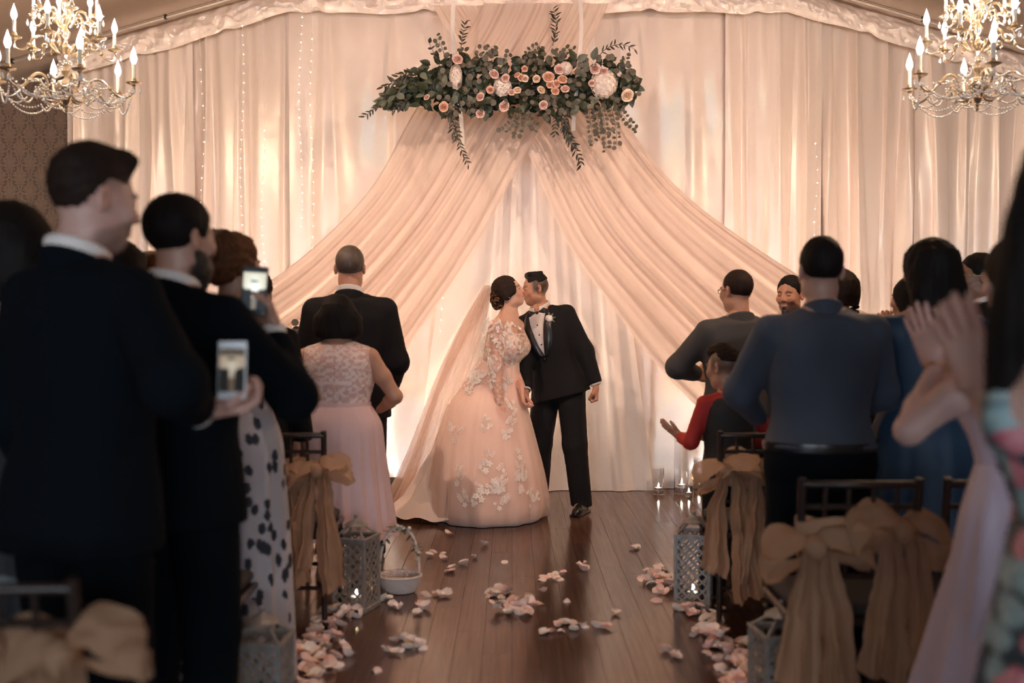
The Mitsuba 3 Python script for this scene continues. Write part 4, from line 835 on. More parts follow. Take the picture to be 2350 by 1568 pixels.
G1 = Person('dark haired guest showing between the tall man and the bearded man', (-1.52, 4.06, 0), 1.74, heading=-.2, female=True, skin=BROWN, h=.014); dress(G1, 'dress_dark', 1.3, .4, .02, seed=23, zhi=1.40); G1.hair(hair_long(.8, -.26, tip=.8), 'hair_black', h=.008)
G2 = Person('brown haired woman just behind the left shoulder of the bearded man', (-1.53, 4.44, 0), 1.715, heading=-.1, female=True, skin=TAN, h=.014); dress(G2, 'dress_dark', 1.3, .4, .1, seed=24, zhi=1.40); G2.hair(hair_bob(1.1, -.14), 'hair_auburn', h=.008, amp=.008, freq=(30, 30, 20))
G3 = Person('short haired guest whose head shows just right of the raised phone', (-1.275, 5.2, 0), 1.66, heading=0, wide=.86, skin=BROWN, h=.014); suit(G3, 'suit_black', seed=35); G3.hair(hair_short(top=.018, side=.012, nape=-.06), 'hair_black', amp=.006, freq=(50, 50, 50))
# the man and the woman in blush, side by side at the front left
FA = Person('grey haired man in a black suit seen from behind, beside the woman in blush', (-.94, 6.08, 0), 1.85, heading=.02, skin=(0.50, 0.25, 0.17), wide=1.10, thick=1.12, h=.010, legs=.03, headscale=1.0, arms={1: dict(w=(.20, .22, .96), pole=(.5, -1, -.3)), -1: dict(w=(-.24, .16, .90), pole=(-.4, -1, -.3))}, hands=('relaxed', None))
suit(FA, 'suit_black', hem=.80, seed=37); FA.hair(hair_short(top=.008, side=.004, nape=-.062), 'hair_grey', amp=.002)
MO = Person('woman with a black bob in a blush lace dress, seen from behind', (-.93, 5.60, 0), 1.552, heading=0, female=True, skin=(0.52, 0.27, 0.18), wide=1.36, thick=1.30, bh=.011, h=.010, head=(0, .1, 0), headscale=.98, arms={1: dict(w=(.22, .22, 1.03), pole=(.9, -.6, -.4)), -1: dict(w=(-.14, .27, 1.04), pole=(-.45, -1, -.6))}, hands=(None, None))
dress(MO, 'dress_blush', 1.3, .29, .07, seed=25, zhi=1.445, straps=.8, mtop='lace_blush', nf=18, amp=.022, infl=.012)
MO.hair(hair_bob(1.35, -.135), 'hair_black', h=.006, amp=.004, freq=(60, 60, 10))
wz = PchipInterpolator(MO.torso[:, 0], MO.torso[:, 1:])(1.08)
MO.put('waist_sash', lathe([(1.0, -.03), (1.012, -.015), (1.014, .0), (1.012, .018), (1.0, .03)], 60).apply_transform(np.diag([wz[0] + .016, wz[1] + .016, 1, 1])).apply_translation([0, wz[3], 1.07]), 'dress_blush')
MO.put('zip', tube([MO.tr([0, wz[3] - wz[1] - .012 - .028 * (1 - abs(t - .4)), 1.12 + .27 * t]) for t in np.linspace(0, 1, 6)], .004, 6), 'lace_blush')
# ---------------- right of the aisle
R1 = Person('man with glasses in a grey suit, seen from behind, at the front right', (1.30, 6.0, 0), 1.70, heading=.12, skin=(0.45, 0.23, 0.15), wide=1.12, h=.010, head=(.38, .04, 0), headscale=1.02, arms={-1: dict(w=(-.17, .30, 1.12), pole=(-1.2, -.35, -.5)), 1: dict(w=(.14, .32, 1.12), pole=(.9, -.4, -.5))}, hands=('cup', 'cup'))
suit(R1, 'suit_grey', hem=.74, seed=41, shirt=False); R1.hair(hair_short(top=.004, side=.0025, nape=-.055), 'hair_brown', amp=.0015); glasses(R1)
R2 = Person('smiling groomsman with a goatee behind the man in blue', (1.80, 6.75, 0), 1.69, heading=math.pi - .55, skin=(0.46, 0.23, 0.15), h=.011, hh=.0038, mouth='smile', head=(-.15, .05, 0), color=dict(lip=(.36, .14, .11), stub=((0.02, 0.012, 0.01), .7)))
suit(R2, 'suit_black', seed=43); R2.hair(hair_short(top=.014, side=.006), 'hair_black')
gf = Field(); gf.ell([0, .078, -.100], [.022, .022, .026]); gf.ell([0, .095, -.072], [.012, .010, .006], k=.01); R2.hair(gf, 'beard_dark', amp=.002, name='goatee')
tie = Field(); tie.chain([on_front(R2, 0, 1.44, .026, .002), on_front(R2, 0, 1.40, .026, .006), on_front(R2, 0, 1.22, .030, .006)], [.016, .018, .03], flat=((0, 1, 0), .35)); R2.put('necktie', tie.mesh(.006), 'dress_blue')
sfm = Field(); sfm.cone(on_front(R2, 0, 1.455, .018, 0), on_front(R2, 0, 1.24, .022, .002), .045, .012, flat=((0, 1, 0), .3)); R2.put('shirt_front', sfm.mesh(.006), 'white_shirt')
R3 = Person('woman with brown curls half hidden behind the man in blue', (1.84, 5.88, 0), 1.70, heading=.1, female=True, skin=TAN, h=.014, head=(.4, 0, 0)); dress(R3, 'dress_dark', 1.3, .4, .1, seed=26, zhi=1.40); R3.hair(hair_bob(1.0, -.05), 'hair_brown', h=.008)
th = np.linspace(0, 1, 60)
for i in range(4): R3.put('curl', moved(tube(np.stack([.085 + .010 * i + .014 * np.cos(th * 26), -.06 + .02 * i + .014 * np.sin(th * 26), -.03 - .12 * th], -1), .006, 6), R3.HM), 'hair_brown')
R4 = Person('man in a slate blue shirt and dark trousers, seen from behind', (1.185, 4.02, 0), 1.745, heading=.0, skin=(0.44, 0.25, 0.19), wide=1.13, thick=1.1, h=.010, legs=.02, arms={-1: dict(w=(-.16, .30, 1.02), pole=(-1.1, -.35, -.5)), 1: dict(w=(.16, .30, 1.02), pole=(1.1, -.35, -.5))}, hands=(None, None), color=dict(fade=((0.05, 0.035, 0.03), .7, -.02)))
R4.body(); R4.jacket('shirt_blue', hem=.945, infl=.017, flare=.004, amp=.007, seed=45, name='shirt', sleeve=.95); R4.collar('shirt_blue', 'shirt_collar', r=.074, z=(1.435, 1.494)); R4.trousers('suit_navy', infl=.020, top=.97); R4.shoes('leather')
bz = PchipInterpolator(R4.torso[:, 0], R4.torso[:, 1:])(.955)
R4.put('belt', lathe([(1.0, -.018), (1.01, -.016), (1.01, .016), (1.0, .018)], 50).apply_transform(np.diag([bz[0] + .026, bz[1] + .026, 1, 1])).apply_translation([0, bz[3], .952]), 'leather')
R4.hair(hair_short(top=.014, side=.005, nape=-.03, low=.02), 'hair_black', amp=.003)
BO = Person('boy in a red shirt and dark vest reaching out his arm', (1.10, 5.32, 0), 1.25, heading=.15, skin=(0.46, 0.25, 0.17), wide=.92, h=.009, hh=.0042, head=(.55, .12, 0), headscale=1.12, arms={-1: dict(W=at(1562, 1004, 5.50), pole=(-.3, -.7, -.9)), 1: dict(w=(.20, .22, 1.05), pole=(.8, -.4, -.5))}, hands=('flat', None), handdir={-1: ((-.70, .25, .55), (.3, .5, .7))}, color=dict(fade=((0.10, 0.07, 0.055), .8, -.035)))
BO.body(); BO.jacket('red_shirt', hem=.90, infl=.012, flare=.003, amp=.006, seed=47, name='shirt', sleeve=.93); BO.trousers('suit_black'); BO.shoes('leather'); BO.collar('red_shirt', 'shirt_collar', r=.072, z=(1.44, 1.500))
fitted(BO, 'vest_charcoal', .86, 1.435, .026, name='vest', bust=False, amp=.003)
hf = hair_short(top=.020, side=.002, nape=.03, low=.085, quiff=.02); BO.hair(hf, 'hair_brown', h=.005, amp=.006, freq=(40, 40, 70))
R6 = Person('woman with long dark hair in a blue dress, right of the man in blue', (1.72, 4.30, 0), 1.765, heading=.1, female=True, skin=TAN, wide=1.28, thick=1.2, h=.012, head=(.25, .05, 0), arms={-1: dict(w=(-.18, .28, 1.12), pole=(-1, -.3, -.4)), 1: dict(w=(.16, .28, 1.12), pole=(1, -.3, -.4))}, hands=(None, None))
dress(R6, 'dress_blue', 1.3, .30, .10, seed=27, zhi=1.40, sleeves=.95); R6.hair(hair_long(1.12, -.20, .075, -.055, tip=.95), 'hair_black', h=.007, amp=.006, freq=(45, 45, 9))
R7 = Person('woman photographing, her face showing left of the woman in blue', (2.02, 5.27, 0), 1.64, heading=.5, female=True, skin=(0.52, 0.27, 0.18), h=.013, head=(.3, 0, 0), arms={-1: dict(W=at(2026, 772, 5.42), pole=(-.8, -.3, -.8)), 1: dict(w=(.02, .36, 1.30), pole=(.8, -.3, -.8))}, hands=('hold', 'hold'), handdir={-1: ((.1, .15, 1), (.3, .6, 0))}, color=dict(lip=(.4, .12, .12)))
dress(R7, 'dress_dark', 1.3, .4, .1, seed=28, zhi=1.38); R7.hair(hair_bob(1.0, -.10), 'hair_black', h=.008)
Mp = frame(at(2022, 752, 5.44), (0, 0, 1), (-1, 0, 0), (0, -1, 0)); phone('phone held sideways left of the woman in blue', Mp @ trimesh.transformations.rotation_matrix(0, [0, 0, 1]), 'phone_white', .070, .142, (.12, (1, 1, 1), 0.0))
R8 = Person('man with thin glasses in profile behind the right shoulder of the woman in blue', (2.56, 5.75, 0), 1.78, heading=.9, skin=(0.30, 0.16, 0.105), h=.013, hh=.0042, head=(.5, 0, 0), color=dict(lip=(.28, .12, .09))); suit(R8, 'suit_black', seed=49); R8.hair(hair_short(top=.014, side=.006), 'hair_black'); glasses(R8, 'gold')
R9 = Person('woman in a lilac dress clapping, her head behind the long dark hair', (1.41, 2.86, 0), 1.68, heading=.55, female=True, skin=(0.56, 0.36, 0.32), wide=1.18, thick=1.12, h=.011, bh=.012, head=(.2, .1, 0), arms={-1: dict(W=at(2150, 842, 2.92), pole=(-1, .0, -1)), 1: dict(W=at(2185, 845, 3.0), pole=(.8, -.3, -.8))}, hands=('flat', 'flat'),
            handdir={-1: ((-.30, .2, .90), (.75, .55, .1)), 1: ((-.42, .12, .88), (-.7, -.55, -.1))})
dress(R9, 'dress_lilac', 1.3, .10, .13, seed=29, zhi=1.34, nf=10, amp=.03); R9.hair(hair_bob(1.0, -.12), 'hair_brown', h=.008)
d = unit(R9.W[-1] - R9.E[-1]); x, y, z = basis(d); R9.put('bracelet', tube([R9.W[-1] - d * .012 + (x * math.cos(q) + y * math.sin(q)) * .031 for q in np.linspace(0, 2 * np.pi, 25)[:-1]], .003, 6, closed=True), 'gold')
# a strap and a draped flounce on the lilac dress
fl, _ = skirt([(.86, .205, .18, 0, -.01), (.70, .235, .21, -.02, -.01), (.50, .275, .25, -.05, -.02), (.34, .300, .27, -.07, -.02)], nf=7, amp=.05, seed=5, hemwave=.07); R9.put('flounce', fl, 'dress_lilac')
R10 = Person('woman with long straight dark hair in a flowered dress at the far right edge', (.985, 1.80, 0), 1.79, heading=.9, female=True, skin=(0.56, 0.36, 0.31), wide=1.08, h=.011, bh=.011, head=(.15, .0, 0), arms={-1: dict(W=at(2268, 905, 1.95), pole=(.2, -.6, -1)), 1: dict(W=at(2250, 905, 2.10), pole=(.9, -.3, -.8))}, hands=('flat', 'flat'), handdir={-1: ((-.28, .3, .9), (.6, .6, .1)), 1: ((-.25, .3, .9), (-.6, -.6, 0))})
dress(R10, 'dress_big_flowers', 1.3, .05, .12, seed=30, zhi=1.235, nf=9, amp=.02); R10.hair(hair_side(), 'hair_black', h=.007, amp=.005, freq=(90, 90, 5))
# ================================================================ chairs along the aisle
mat('chair_wood', proc(lambda p, n, uv: mix((0.010, 0.007, 0.006), (0.030, 0.018, 0.013), mfbm(p.x * 60, p.y * 60, p.z * 6, octaves=3))), 0.3, specular=0.55)
mat('cushion', (0.03, 0.025, 0.024), 0.8)
sheer('organza', (0.53, 0.335, 0.215), 0.75, 0.12, 0.5)
def turned(a, b, r, rings=()):
    """A turned stick from a to b with bamboo rings at the given shares of its length."""
    a, b = np.array(a, float), np.array(b, float); L = np.linalg.norm(b - a); prof = [(0, 0)]
    for t in np.linspace(0, 1, 25): prof.append((r * (1 + .0 * t), t * L))
    for q in rings: prof += [(r, q * L - .012), (r * 1.5, q * L), (r, q * L + .012)]
    prof = sorted(prof[1:], key=lambda p: p[1]); prof = [(0, 0)] + prof + [(0, L)]
    return moved(lathe(prof, 10), frame(a, *basis(b - a)))
CP = {}
for sx in (-1, 1):
    CP['post', sx] = ply(cat([tube(spline([(sx * .175, .02, .0), (sx * .178, -.005, .45), (sx * .185, -.035, .75), (sx * .188, -.06, .925)], 16), .0135, 10), *[tube([(sx * .178, -.004 - dz * .06, z), (sx * .178, -.004 - dz * .06, z + .02)], .019, 10) for z, dz in ((.25, -.2), (.40, 0), (.60, .3))]]), 'chair_wood', smooth=40)
    CP['leg', sx] = ply(turned((sx * .19, .40, 0), (sx * .185, .375, .435), .0145, (.35, .62, .9)), 'chair_wood', smooth=40)
CP['seat'] = ply(cbox(-.205, -.01, .425, .205, .41, .455, .008), 'chair_wood')
cu = Field(); cu.box([0, .20, .478], [.19, .19, .026], .024); CP['cushion'] = ply(cu.mesh(.016), 'cushion', smooth=True)
CP['top_rail'] = ply(tube(spline([(-.188, -.058, .905), (-.09, -.072, .907), (.09, -.072, .907), (.188, -.058, .905)], 14), .0125, 10), 'chair_wood', smooth=40)
CP['cross_rail'] = ply(tube([(-.186, -.046, .83), (0, -.058, .832), (.186, -.046, .83)], .009, 8), 'chair_wood', smooth=40)
CP['cross_rail', 1] = ply(tube([(-.182, -.018, .60), (0, -.028, .60), (.182, -.018, .60)], .009, 8), 'chair_wood', smooth=40)
SPX = [-.115, -.04, .04, .115]
for i, x in enumerate(SPX): CP['spindle', i] = ply(turned((x, -.028, .60), (x, -.068, .905), .0075, (.25, .74)), 'chair_wood', smooth=40)
CP['stretcher'] = ply(tube([(-.188, .385, .22), (.188, .385, .22)], .009, 8), 'chair_wood', smooth=40)
CP['stretcher', 1] = ply(tube([(-.178, .008, .20), (.178, .008, .20)], .009, 8), 'chair_wood', smooth=40)
for sx in (-1, 1): CP['stretcher', 2, sx] = ply(tube([(sx * .178, .008, .26), (sx * .188, .385, .26)], .009, 8), 'chair_wood', smooth=40)
def chair(x, y, rz, label):
    k = thing('banquet_chair', label, 'chair', 'dark spindle back chairs'); M = T().translate([x, y, 0]).rotate([0, 0, 1], math.degrees(rz))
    for kk, sh in CP.items(): use(kk if isinstance(kk, str) else kk[0] if kk[0] != 'post' else 'back_post', sh, k, M)
    return k
ROWS = {'L': [(-1.03, 4.72, 'front left row'), (-1.15, 3.50, 'second left row'), (-1.07, 2.14, 'nearest left row')], 'R': [(1.12, 4.72, 'front right row'), (1.12, 3.40, 'second right row'), (1.17, 2.08, 'nearest right row')]}
for sd, rows in ROWS.items():
    s_ = -1 if sd == 'L' else 1
    for i, (x, y, nm) in enumerate(rows):
        chair(x, y, 0, f'dark spindle back chair with tan sash on the aisle, {nm}')
        for j in range(1, (3, 3, 1)[i] + 0): chair(x + s_ * .47 * j, y + .01 * j, 0, f"dark spindle back chair {('next to', 'two places from')[j-1]} the aisle chair, {nm}")
chair(-1.37, 5.62, 0, 'dark chair left of the woman in blush, ahead of the front left row')
# ---- organza sashes with bows
def crumple(P, amp, f, seed):
    q = P.reshape(-1, 3) * f + seed * 3.1; d = np.stack([meshkit.fbm(q, 3, seed) - .5, meshkit.fbm(q + 9, 3, seed + 1) - .5, meshkit.fbm(q + 21, 3, seed + 2) - .5], -1); return P + (d * 2 * amp).reshape(P.shape)
def bow_loop(sx, r, seed):
    u, v = np.meshgrid(np.linspace(0, 2 * np.pi, 40), np.linspace(-1, 1, 14)); w = .085 * r * (1 - .5 * np.exp(-((np.cos(u) + 1) / .35) ** 2))
    x = sx * (.062 + .062 * np.cos(u)) * r * 1.15; z = (.048 * np.sin(u) * (1 - .25 * np.abs(v)) + .012) * r - .02 * r * (1 + np.cos(u)); y = -.02 - .02 * np.cos(u) + w * v * .55; z = z + .55 * w * v * np.cos(u * .5)
    return grid(crumple(np.stack([x, y, z], -1), .024, 13, seed))
def bow_tail(sx, L, w, seed):
    s, t = np.meshgrid(np.linspace(0, 1, 40), np.linspace(-1, 1, 20), indexing='ij'); W = w * (.22 + .78 * s ** .6)
    x = sx * (.03 + .05 * s) + W * t * .5; z = -L * s + .05 * L * t * s ** 3 * sx; y = -.045 - .035 * s + .025 * np.sin(t * 5 + seed + 2 * s) * (.3 + s) + .012 * np.sin(t * 11 + seed)
    return grid(crumple(np.stack([x, y, z], -1), .020, 9, seed))
def sash(cx, cy, bows, label, band=True, rz=0):
    k = thing('organza_sash', label, 'sash', 'tan organza chair sashes'); M = trimesh.transformations.translation_matrix([cx, cy, 0]); sd_ = int(abs(cx * 100 + cy * 37)) % 50
    if band:
        u, v = np.meshgrid(np.linspace(0, 1, 60), np.linspace(0, 1, 14)); a = u * 2 * np.pi; x = .205 * np.cos(a) * np.minimum(1, 1.15); y = -.045 + .034 * np.sin(a); z = .68 + .11 * v + .012 * np.sin(a * 4 + 3 * v)
        put('band', moved(grid(crumple(np.stack([x, y, z], -1), .008, 12, sd_)), M), 'organza', k, smooth=True)
    for i, (bx, bz, r, L) in enumerate(bows):
        Q = M @ trimesh.transformations.translation_matrix([bx, -.072, bz]) @ trimesh.transformations.euler_matrix(0, .25 * math.sin(sd_ + 3 * i), .3 * math.sin(sd_ + i))
        kn = put('knot', moved(bump(sphere((0, -.03, 0), .030 * r, 3, (1, 1, 1.1)), (40, 40, 40), .007, sd_ + i), Q), 'organza', k, smooth=True)
        for sx in (-1, 1):
            put('bow_loop', moved(bow_loop(sx, r, sd_ + 5 * i + sx), Q), 'organza', k, smooth=True)
            put('tail', moved(bow_tail(sx, L * (1 + .12 * sx), .115 * r, sd_ + 7 * i + sx), M @ trimesh.transformations.translation_matrix([bx, -.072, bz])), 'organza', k, smooth=True)
sash(-1.03, 4.72, [(.01, .74, 1.05, .44), (.165, .75, 1.05, .46)], 'tan organza sash with two bows on the aisle chair behind the woman in blush')
sash(-1.15, 3.50, [(.10, .74, 1.0, .50), (-.09, .70, 1.0, .40)], 'tan organza sash on the chair mostly hidden by the legs of the bearded man')
sash(-1.07, 2.14, [(.03, .79, 1.15, .5), (.18, .78, 1.1, .5)], 'tan organza sash bunched at the bottom left corner of the photo')
sash(1.12, 4.72, [(-.16, .75, 1.05, .50), (-.005, .76, 1.15, .58)], 'tan organza sash with long tails on the aisle chair behind the boy')
sash(1.12, 3.40, [(-.15, .71, 1.2, .50), (.12, .76, 1.25, .52)], 'tan organza sash with two big bows left of the lilac dress')
sash(1.17, 2.08, [(-.19, .50, 1.0, .3)], 'tan organza sash on the chair at the hem of the lilac dress', band=True)
# ================================================================ lanterns
from shapely.geometry import Polygon, Point, box as sbox
from shapely.ops import unary_union
mat('lantern_metal', proc(lambda p, n, uv: mix((0.16, 0.15, 0.145), (0.34, 0.31, 0.28), mfbm(p.x * 40, p.y * 40, p.z * 40, octaves=3))), 0.45, metallic=0.35)
mat('wax', (0.80, 0.70, 0.58), 0.5)
scene['mat_clear_glass'] = {'type': 'thindielectric', 'int_ior': 1.5}
scene['mat_solid_glass'] = {'type': 'dielectric', 'int_ior': 1.5}
LW, LZ0, LZ1 = .082, .025, .352
def lattice():
    c = .0335; holes = []
    for i in range(-3, 4):
        for j in range(-2, 14):
            if (i + j) % 2: continue
            x, y = i * c * .72, LZ0 + .035 + j * c * .72; holes.append(unary_union([Point(x + dx, y + dy).buffer(.0088, 6) for dx, dy in ((.0068, 0), (-.0068, 0), (0, .0068), (0, -.0068))]))
    frame_ = sbox(-LW + .012, LZ0 + .012, LW - .012, LZ1 - .012)
    pan = sbox(-LW, LZ0, LW, LZ1).difference(unary_union(holes).intersection(frame_)); g = max(getattr(pan, 'geoms', [pan]), key=lambda q: q.area)
    m = trimesh.creation.extrude_polygon(g, .004, engine='earcut'); return moved(m, frame([0, -LW, 0], [1, 0, 0], [0, 0, 1], [0, -1, 0]))
LAT = lattice()
LP = {('panel', k): ply(moved(LAT, rotz(k * math.pi / 2)), 'lantern_metal') for k in range(4)}
LP['base'] = ply(cbox(-LW - .008, -LW - .008, 0, LW + .008, LW + .008, .026, .004), 'lantern_metal')
for k in range(4):
    a = math.pi / 4 + k * math.pi / 2; c, s_ = math.cos(a), math.sin(a); R2 = LW * math.sqrt(2)
    LP['corner_post', k] = ply(cbox(R2 * c - .007, R2 * s_ - .007, .02, R2 * c + .007, R2 * s_ + .007, LZ1 + .006, .002), 'lantern_metal')
    LP['roof_bar', k] = ply(tube([(R2 * c, R2 * s_, LZ1 + .004), (.034 * c, .034 * s_, .412)], .0065, 6), 'lantern_metal')
LP['rim'] = ply(cat([moved(cbox(-LW - .010, -LW - .010, LZ1, LW + .010, -LW + .006, LZ1 + .012, .002), rotz(k * math.pi / 2)) for k in range(4)]), 'lantern_metal')
LP['cap'] = ply(lathe([(0, .405), (.032, .405), (.036, .412), (.058, .413), (.052, .420), (.030, .432), (.012, .440), (.006, .448), (.010, .455), (.009, .462), (0, .466)], 24), 'lantern_metal', smooth=40)
LP['votive'] = ply(lathe([(.034, .026), (.036, .030), (.040, .095), (.038, .095), (.034, .034), (0, .034)], 24), 'clear_glass', smooth=40)
LP['candle'] = ply(lathe([(0, .036), (.030, .036), (.030, .062), (.0, .060)], 20), 'wax', smooth=40)
FLAME = lathe([(0, 0), (.0055, .005), (.0075, .012), (.005, .022), (.0, .034)], 10)
fl_ = FLAME.copy(); fl_.apply_translation([0, 0, .063]); LFL = {**ply(fl_, 'lamp_black'), **emit((1, .66, .36), 55)}
def lantern(x, y, rz, label, hook=False):
    k = thing('lantern', label, 'lantern', 'pierced metal lanterns along the aisle'); M = T().translate([x, y, 0]).rotate([0, 0, 1], math.degrees(rz))
    for kk, sh in LP.items(): use(kk if isinstance(kk, str) else kk[0], sh, k, M)
    f = use('flame', LFL, k, M); scene[f]['emitter'] = {**scene[f]['emitter'], 'sampling_weight': .3}
def fat(px, py, z=0.0):
    """Where the ray of a pixel meets the floor."""
    a, b = at(px, py, 4), at(px, py, 5); t = (z - a[2]) / (b[2] - a[2]); return a + (b - a) * t
lantern(.905, 5.18, -.25, 'grey pierced metal lantern with a lit candle beside the front right chair'); lantern(-.765, 5.10, -.32, 'brownish pierced metal lantern with a lit candle left of the white basket')
lantern(.930, 3.58, .12, 'blue grey pierced lantern at the bottom edge below the man in blue'); lantern(-.845, 3.50, -.05, 'pale blue pierced lantern at the bottom edge by the white dress with black flowers')
# ================================================================ white basket with a leafy handle
mat('white_wicker', (0.78, 0.68, 0.62), 0.6)
bx, by, _ = fat(914, 1366); by += .06
bk = thing('flower_basket', 'small white wicker basket with vine wound handle on the aisle floor', 'basket'); BM = trimesh.transformations.translation_matrix([bx, by, 0])
a = np.linspace(0, 2 * np.pi, 96, endpoint=False)
for r in range(9):
    z = .008 + r * .0095; R = .074 + .034 * (r / 8) ** .8
    put('weave', moved(tube([((R + .0032 * math.cos(24 * q + math.pi * (r % 2))) * math.cos(q), .82 * (R + .0032 * math.cos(24 * q + math.pi * (r % 2))) * math.sin(q), z) for q in a], .0058, 6, closed=True), BM), 'white_wicker', bk, smooth=True)
put('bottom', moved(lathe([(0, .004), (.074, .004), (.074, .012), (0, .012)], 30), BM @ np.diag([1, .82, 1, 1])), 'white_wicker', bk)
hc = np.array([(.104 * math.cos(t), .0, .08 + .262 * math.sin(t) ** .8 * 1.0) for t in np.linspace(0.02, math.pi - .02, 40)])
put('rim', moved(tube([(.112 * math.cos(q), .092 * math.sin(q), .088 + .003 * math.sin(40 * q)) for q in a], .0075, 6, closed=True), BM), 'white_wicker', bk, smooth=True)
hk = put('handle', moved(tube(hc, .0078, 8), BM @ rotz(.25)), 'white_wicker', bk, smooth=True); r_ = random.Random(4)
mat('leaf_vine', (0.075, 0.080, 0.038), 0.5); mat('bud_cream', (0.74, 0.66, 0.54), 0.55)
for i in range(40):
    p = hc[r_.randrange(3, 37)]; d = unit([r_.uniform(-1, 1), r_.uniform(-1, .3), r_.uniform(-.6, 1)]); x, y, z = basis(d)
    if i % 4 == 3: put('bud', moved(sphere(p + d * .014, .011, 2, (1, 1, 1)), BM @ rotz(.25)), 'bud_cream', bk, smooth=True)
    else: put('leaf', moved(leaf(.046, .020), BM @ rotz(.25) @ frame(p, z, x, y)), 'leaf_vine', bk)
# ================================================================ rose petals
PCOL = [(0.88, 0.62, 0.54), (0.90, 0.72, 0.65), (0.88, 0.75, 0.66), (0.85, 0.55, 0.48)]
for i, c in enumerate(PCOL): mat(f'petal_{i}', proc(lambda p, n, uv, c=c: mix(c, (min(1, c[0] * 1.08), c[1] * 1.18, c[2] * 1.18), mnoise(p.x * 60, p.y * 60, p.z * 60))), 0.55, sheen=0.4)
def petal(seed, L=.052):
    r = np.random.default_rng(seed); n = 7; u, v = np.meshgrid(np.linspace(-1, 1, n), np.linspace(0, 1, n)); w = np.sin(np.pi * (.12 + .80 * v) ** 1.1) ** .8; x = u * w * L * .5; y = (v - .5) * L
    z = L * (r.uniform(.15, .45) * u ** 2 * w + r.uniform(.2, .7) * (v - .45) ** 2 * 2 + .06 * np.sin(u * 3 + seed)) ; return grid(np.stack([x, y, z], -1))
PETS = [[ply(petal(s * 4 + c), f'petal_{c}', smooth=True) for s in range(4)] for c in range(4)]
r_ = random.Random(21); n_pet = 0
def drop(x, y, z, lab, grp, tilt=.3, sc=None):
    sh = PETS[r_.choice((0, 1, 1, 2, 3))][r_.randrange(4)]; s = sc or r_.uniform(.8, 1.25); flip = r_.random() < .3
    M = T().translate([x, y, z + (.004 if not flip else .016)]).rotate([0, 0, 1], r_.uniform(0, 360)).rotate([1, 0, 0], r_.uniform(-tilt, tilt) * 40 + (180 if flip else 0)).rotate([0, 1, 0], r_.uniform(-tilt, tilt) * 40).scale(s)
    use('rose_petal', sh, None, M, label=lab, cat='petal', group=grp)
A_ = 'pale pink rose petal scattered on the open dark wood aisle'
for px, py in [(1112, 1252), (1030, 1228), (1133, 1209), (997, 1269), (1018, 1272), (1015, 1283), (985, 1278), (1087, 1280), (1062, 1298), (1040, 1306), (1034, 1312), (1160, 1294), (1338, 1304), (1340, 1310), (1462, 1258), (1456, 1260), (1300, 1380), (1410, 1410), (1250, 1330), (1262, 1322), (1275, 1318), (1290, 1320), (1270, 1332), (1286, 1330), (1246, 1332),
               (1246, 1458), (1262, 1452), (1280, 1438), (1298, 1436), (1290, 1450), (1312, 1430), (1316, 1448), (1335, 1440), (1345, 1438), (1370, 1440), (1385, 1442), (1395, 1442), (975, 1364), (985, 1368), (1000, 1366), (1012, 1370), (1022, 1368), (968, 1392), (975, 1398), (958, 1412), (962, 1400), (890, 1380), (902, 1394), (912, 1398), (905, 1472), (925, 1468), (940, 1474), (958, 1480), (965, 1486), (972, 1490), (885, 1498), (905, 1502), (940, 1490), (920, 1496), (864, 1541), (1527, 1496), (1545, 1508), (1556, 1512)]:
    x, y, _ = fat(px + r_.uniform(-3, 3), py + r_.uniform(-2, 2)); drop(x, y, 0, A_, 'rose petals scattered on the aisle')
B_ = 'pink rose petal in the heap in the middle of the aisle'
for i in range(40):
    px, py = (r_.gauss(1190, 28), r_.gauss(1398, 11)) if i < 28 else (r_.gauss(1140, 16), r_.gauss(1365, 9)); x, y, _ = fat(px, py); drop(x, y, r_.uniform(0, .035) if i < 28 else r_.uniform(0, .012), B_, 'rose petals in the middle heap', .6)
for nm, pts in (('left', [(835, 1398), (790, 1410), (760, 1430), (730, 1462), (715, 1500), (735, 1545), (705, 1575), (700, 1620)]), ('right', [(1560, 1385), (1600, 1400), (1630, 1425), (1640, 1460), (1650, 1490), (1672, 1520), (1690, 1560), (1700, 1620)])):
    lab, grp = f'pink rose petal in the long heap beside the {nm} chairs', f'rose petals heaped along the {nm} chairs'
    Q = spline([fat(*p) for p in pts], 100)
    for i in range(88):
        c = Q[min(99, int(r_.random() * 100))]; d = r_.gauss(0, .05); drop(c[0] + d, c[1] + r_.gauss(0, .07), max(0, .05 - abs(d) * .5) * r_.random(), lab, grp, .9, r_.uniform(1.0, 1.45))
lab = 'pink rose petal in the small heap left of the front right lantern'
for i in range(34):
    x, y, _ = fat(*((r_.gauss(1530, 14), r_.gauss(1340, 20)) if i < 26 else (r_.gauss(1490, 16), r_.gauss(1335, 5)))); drop(min(x, .86), y, r_.uniform(0, .03), lab, 'rose petals by the front right lantern', .7)
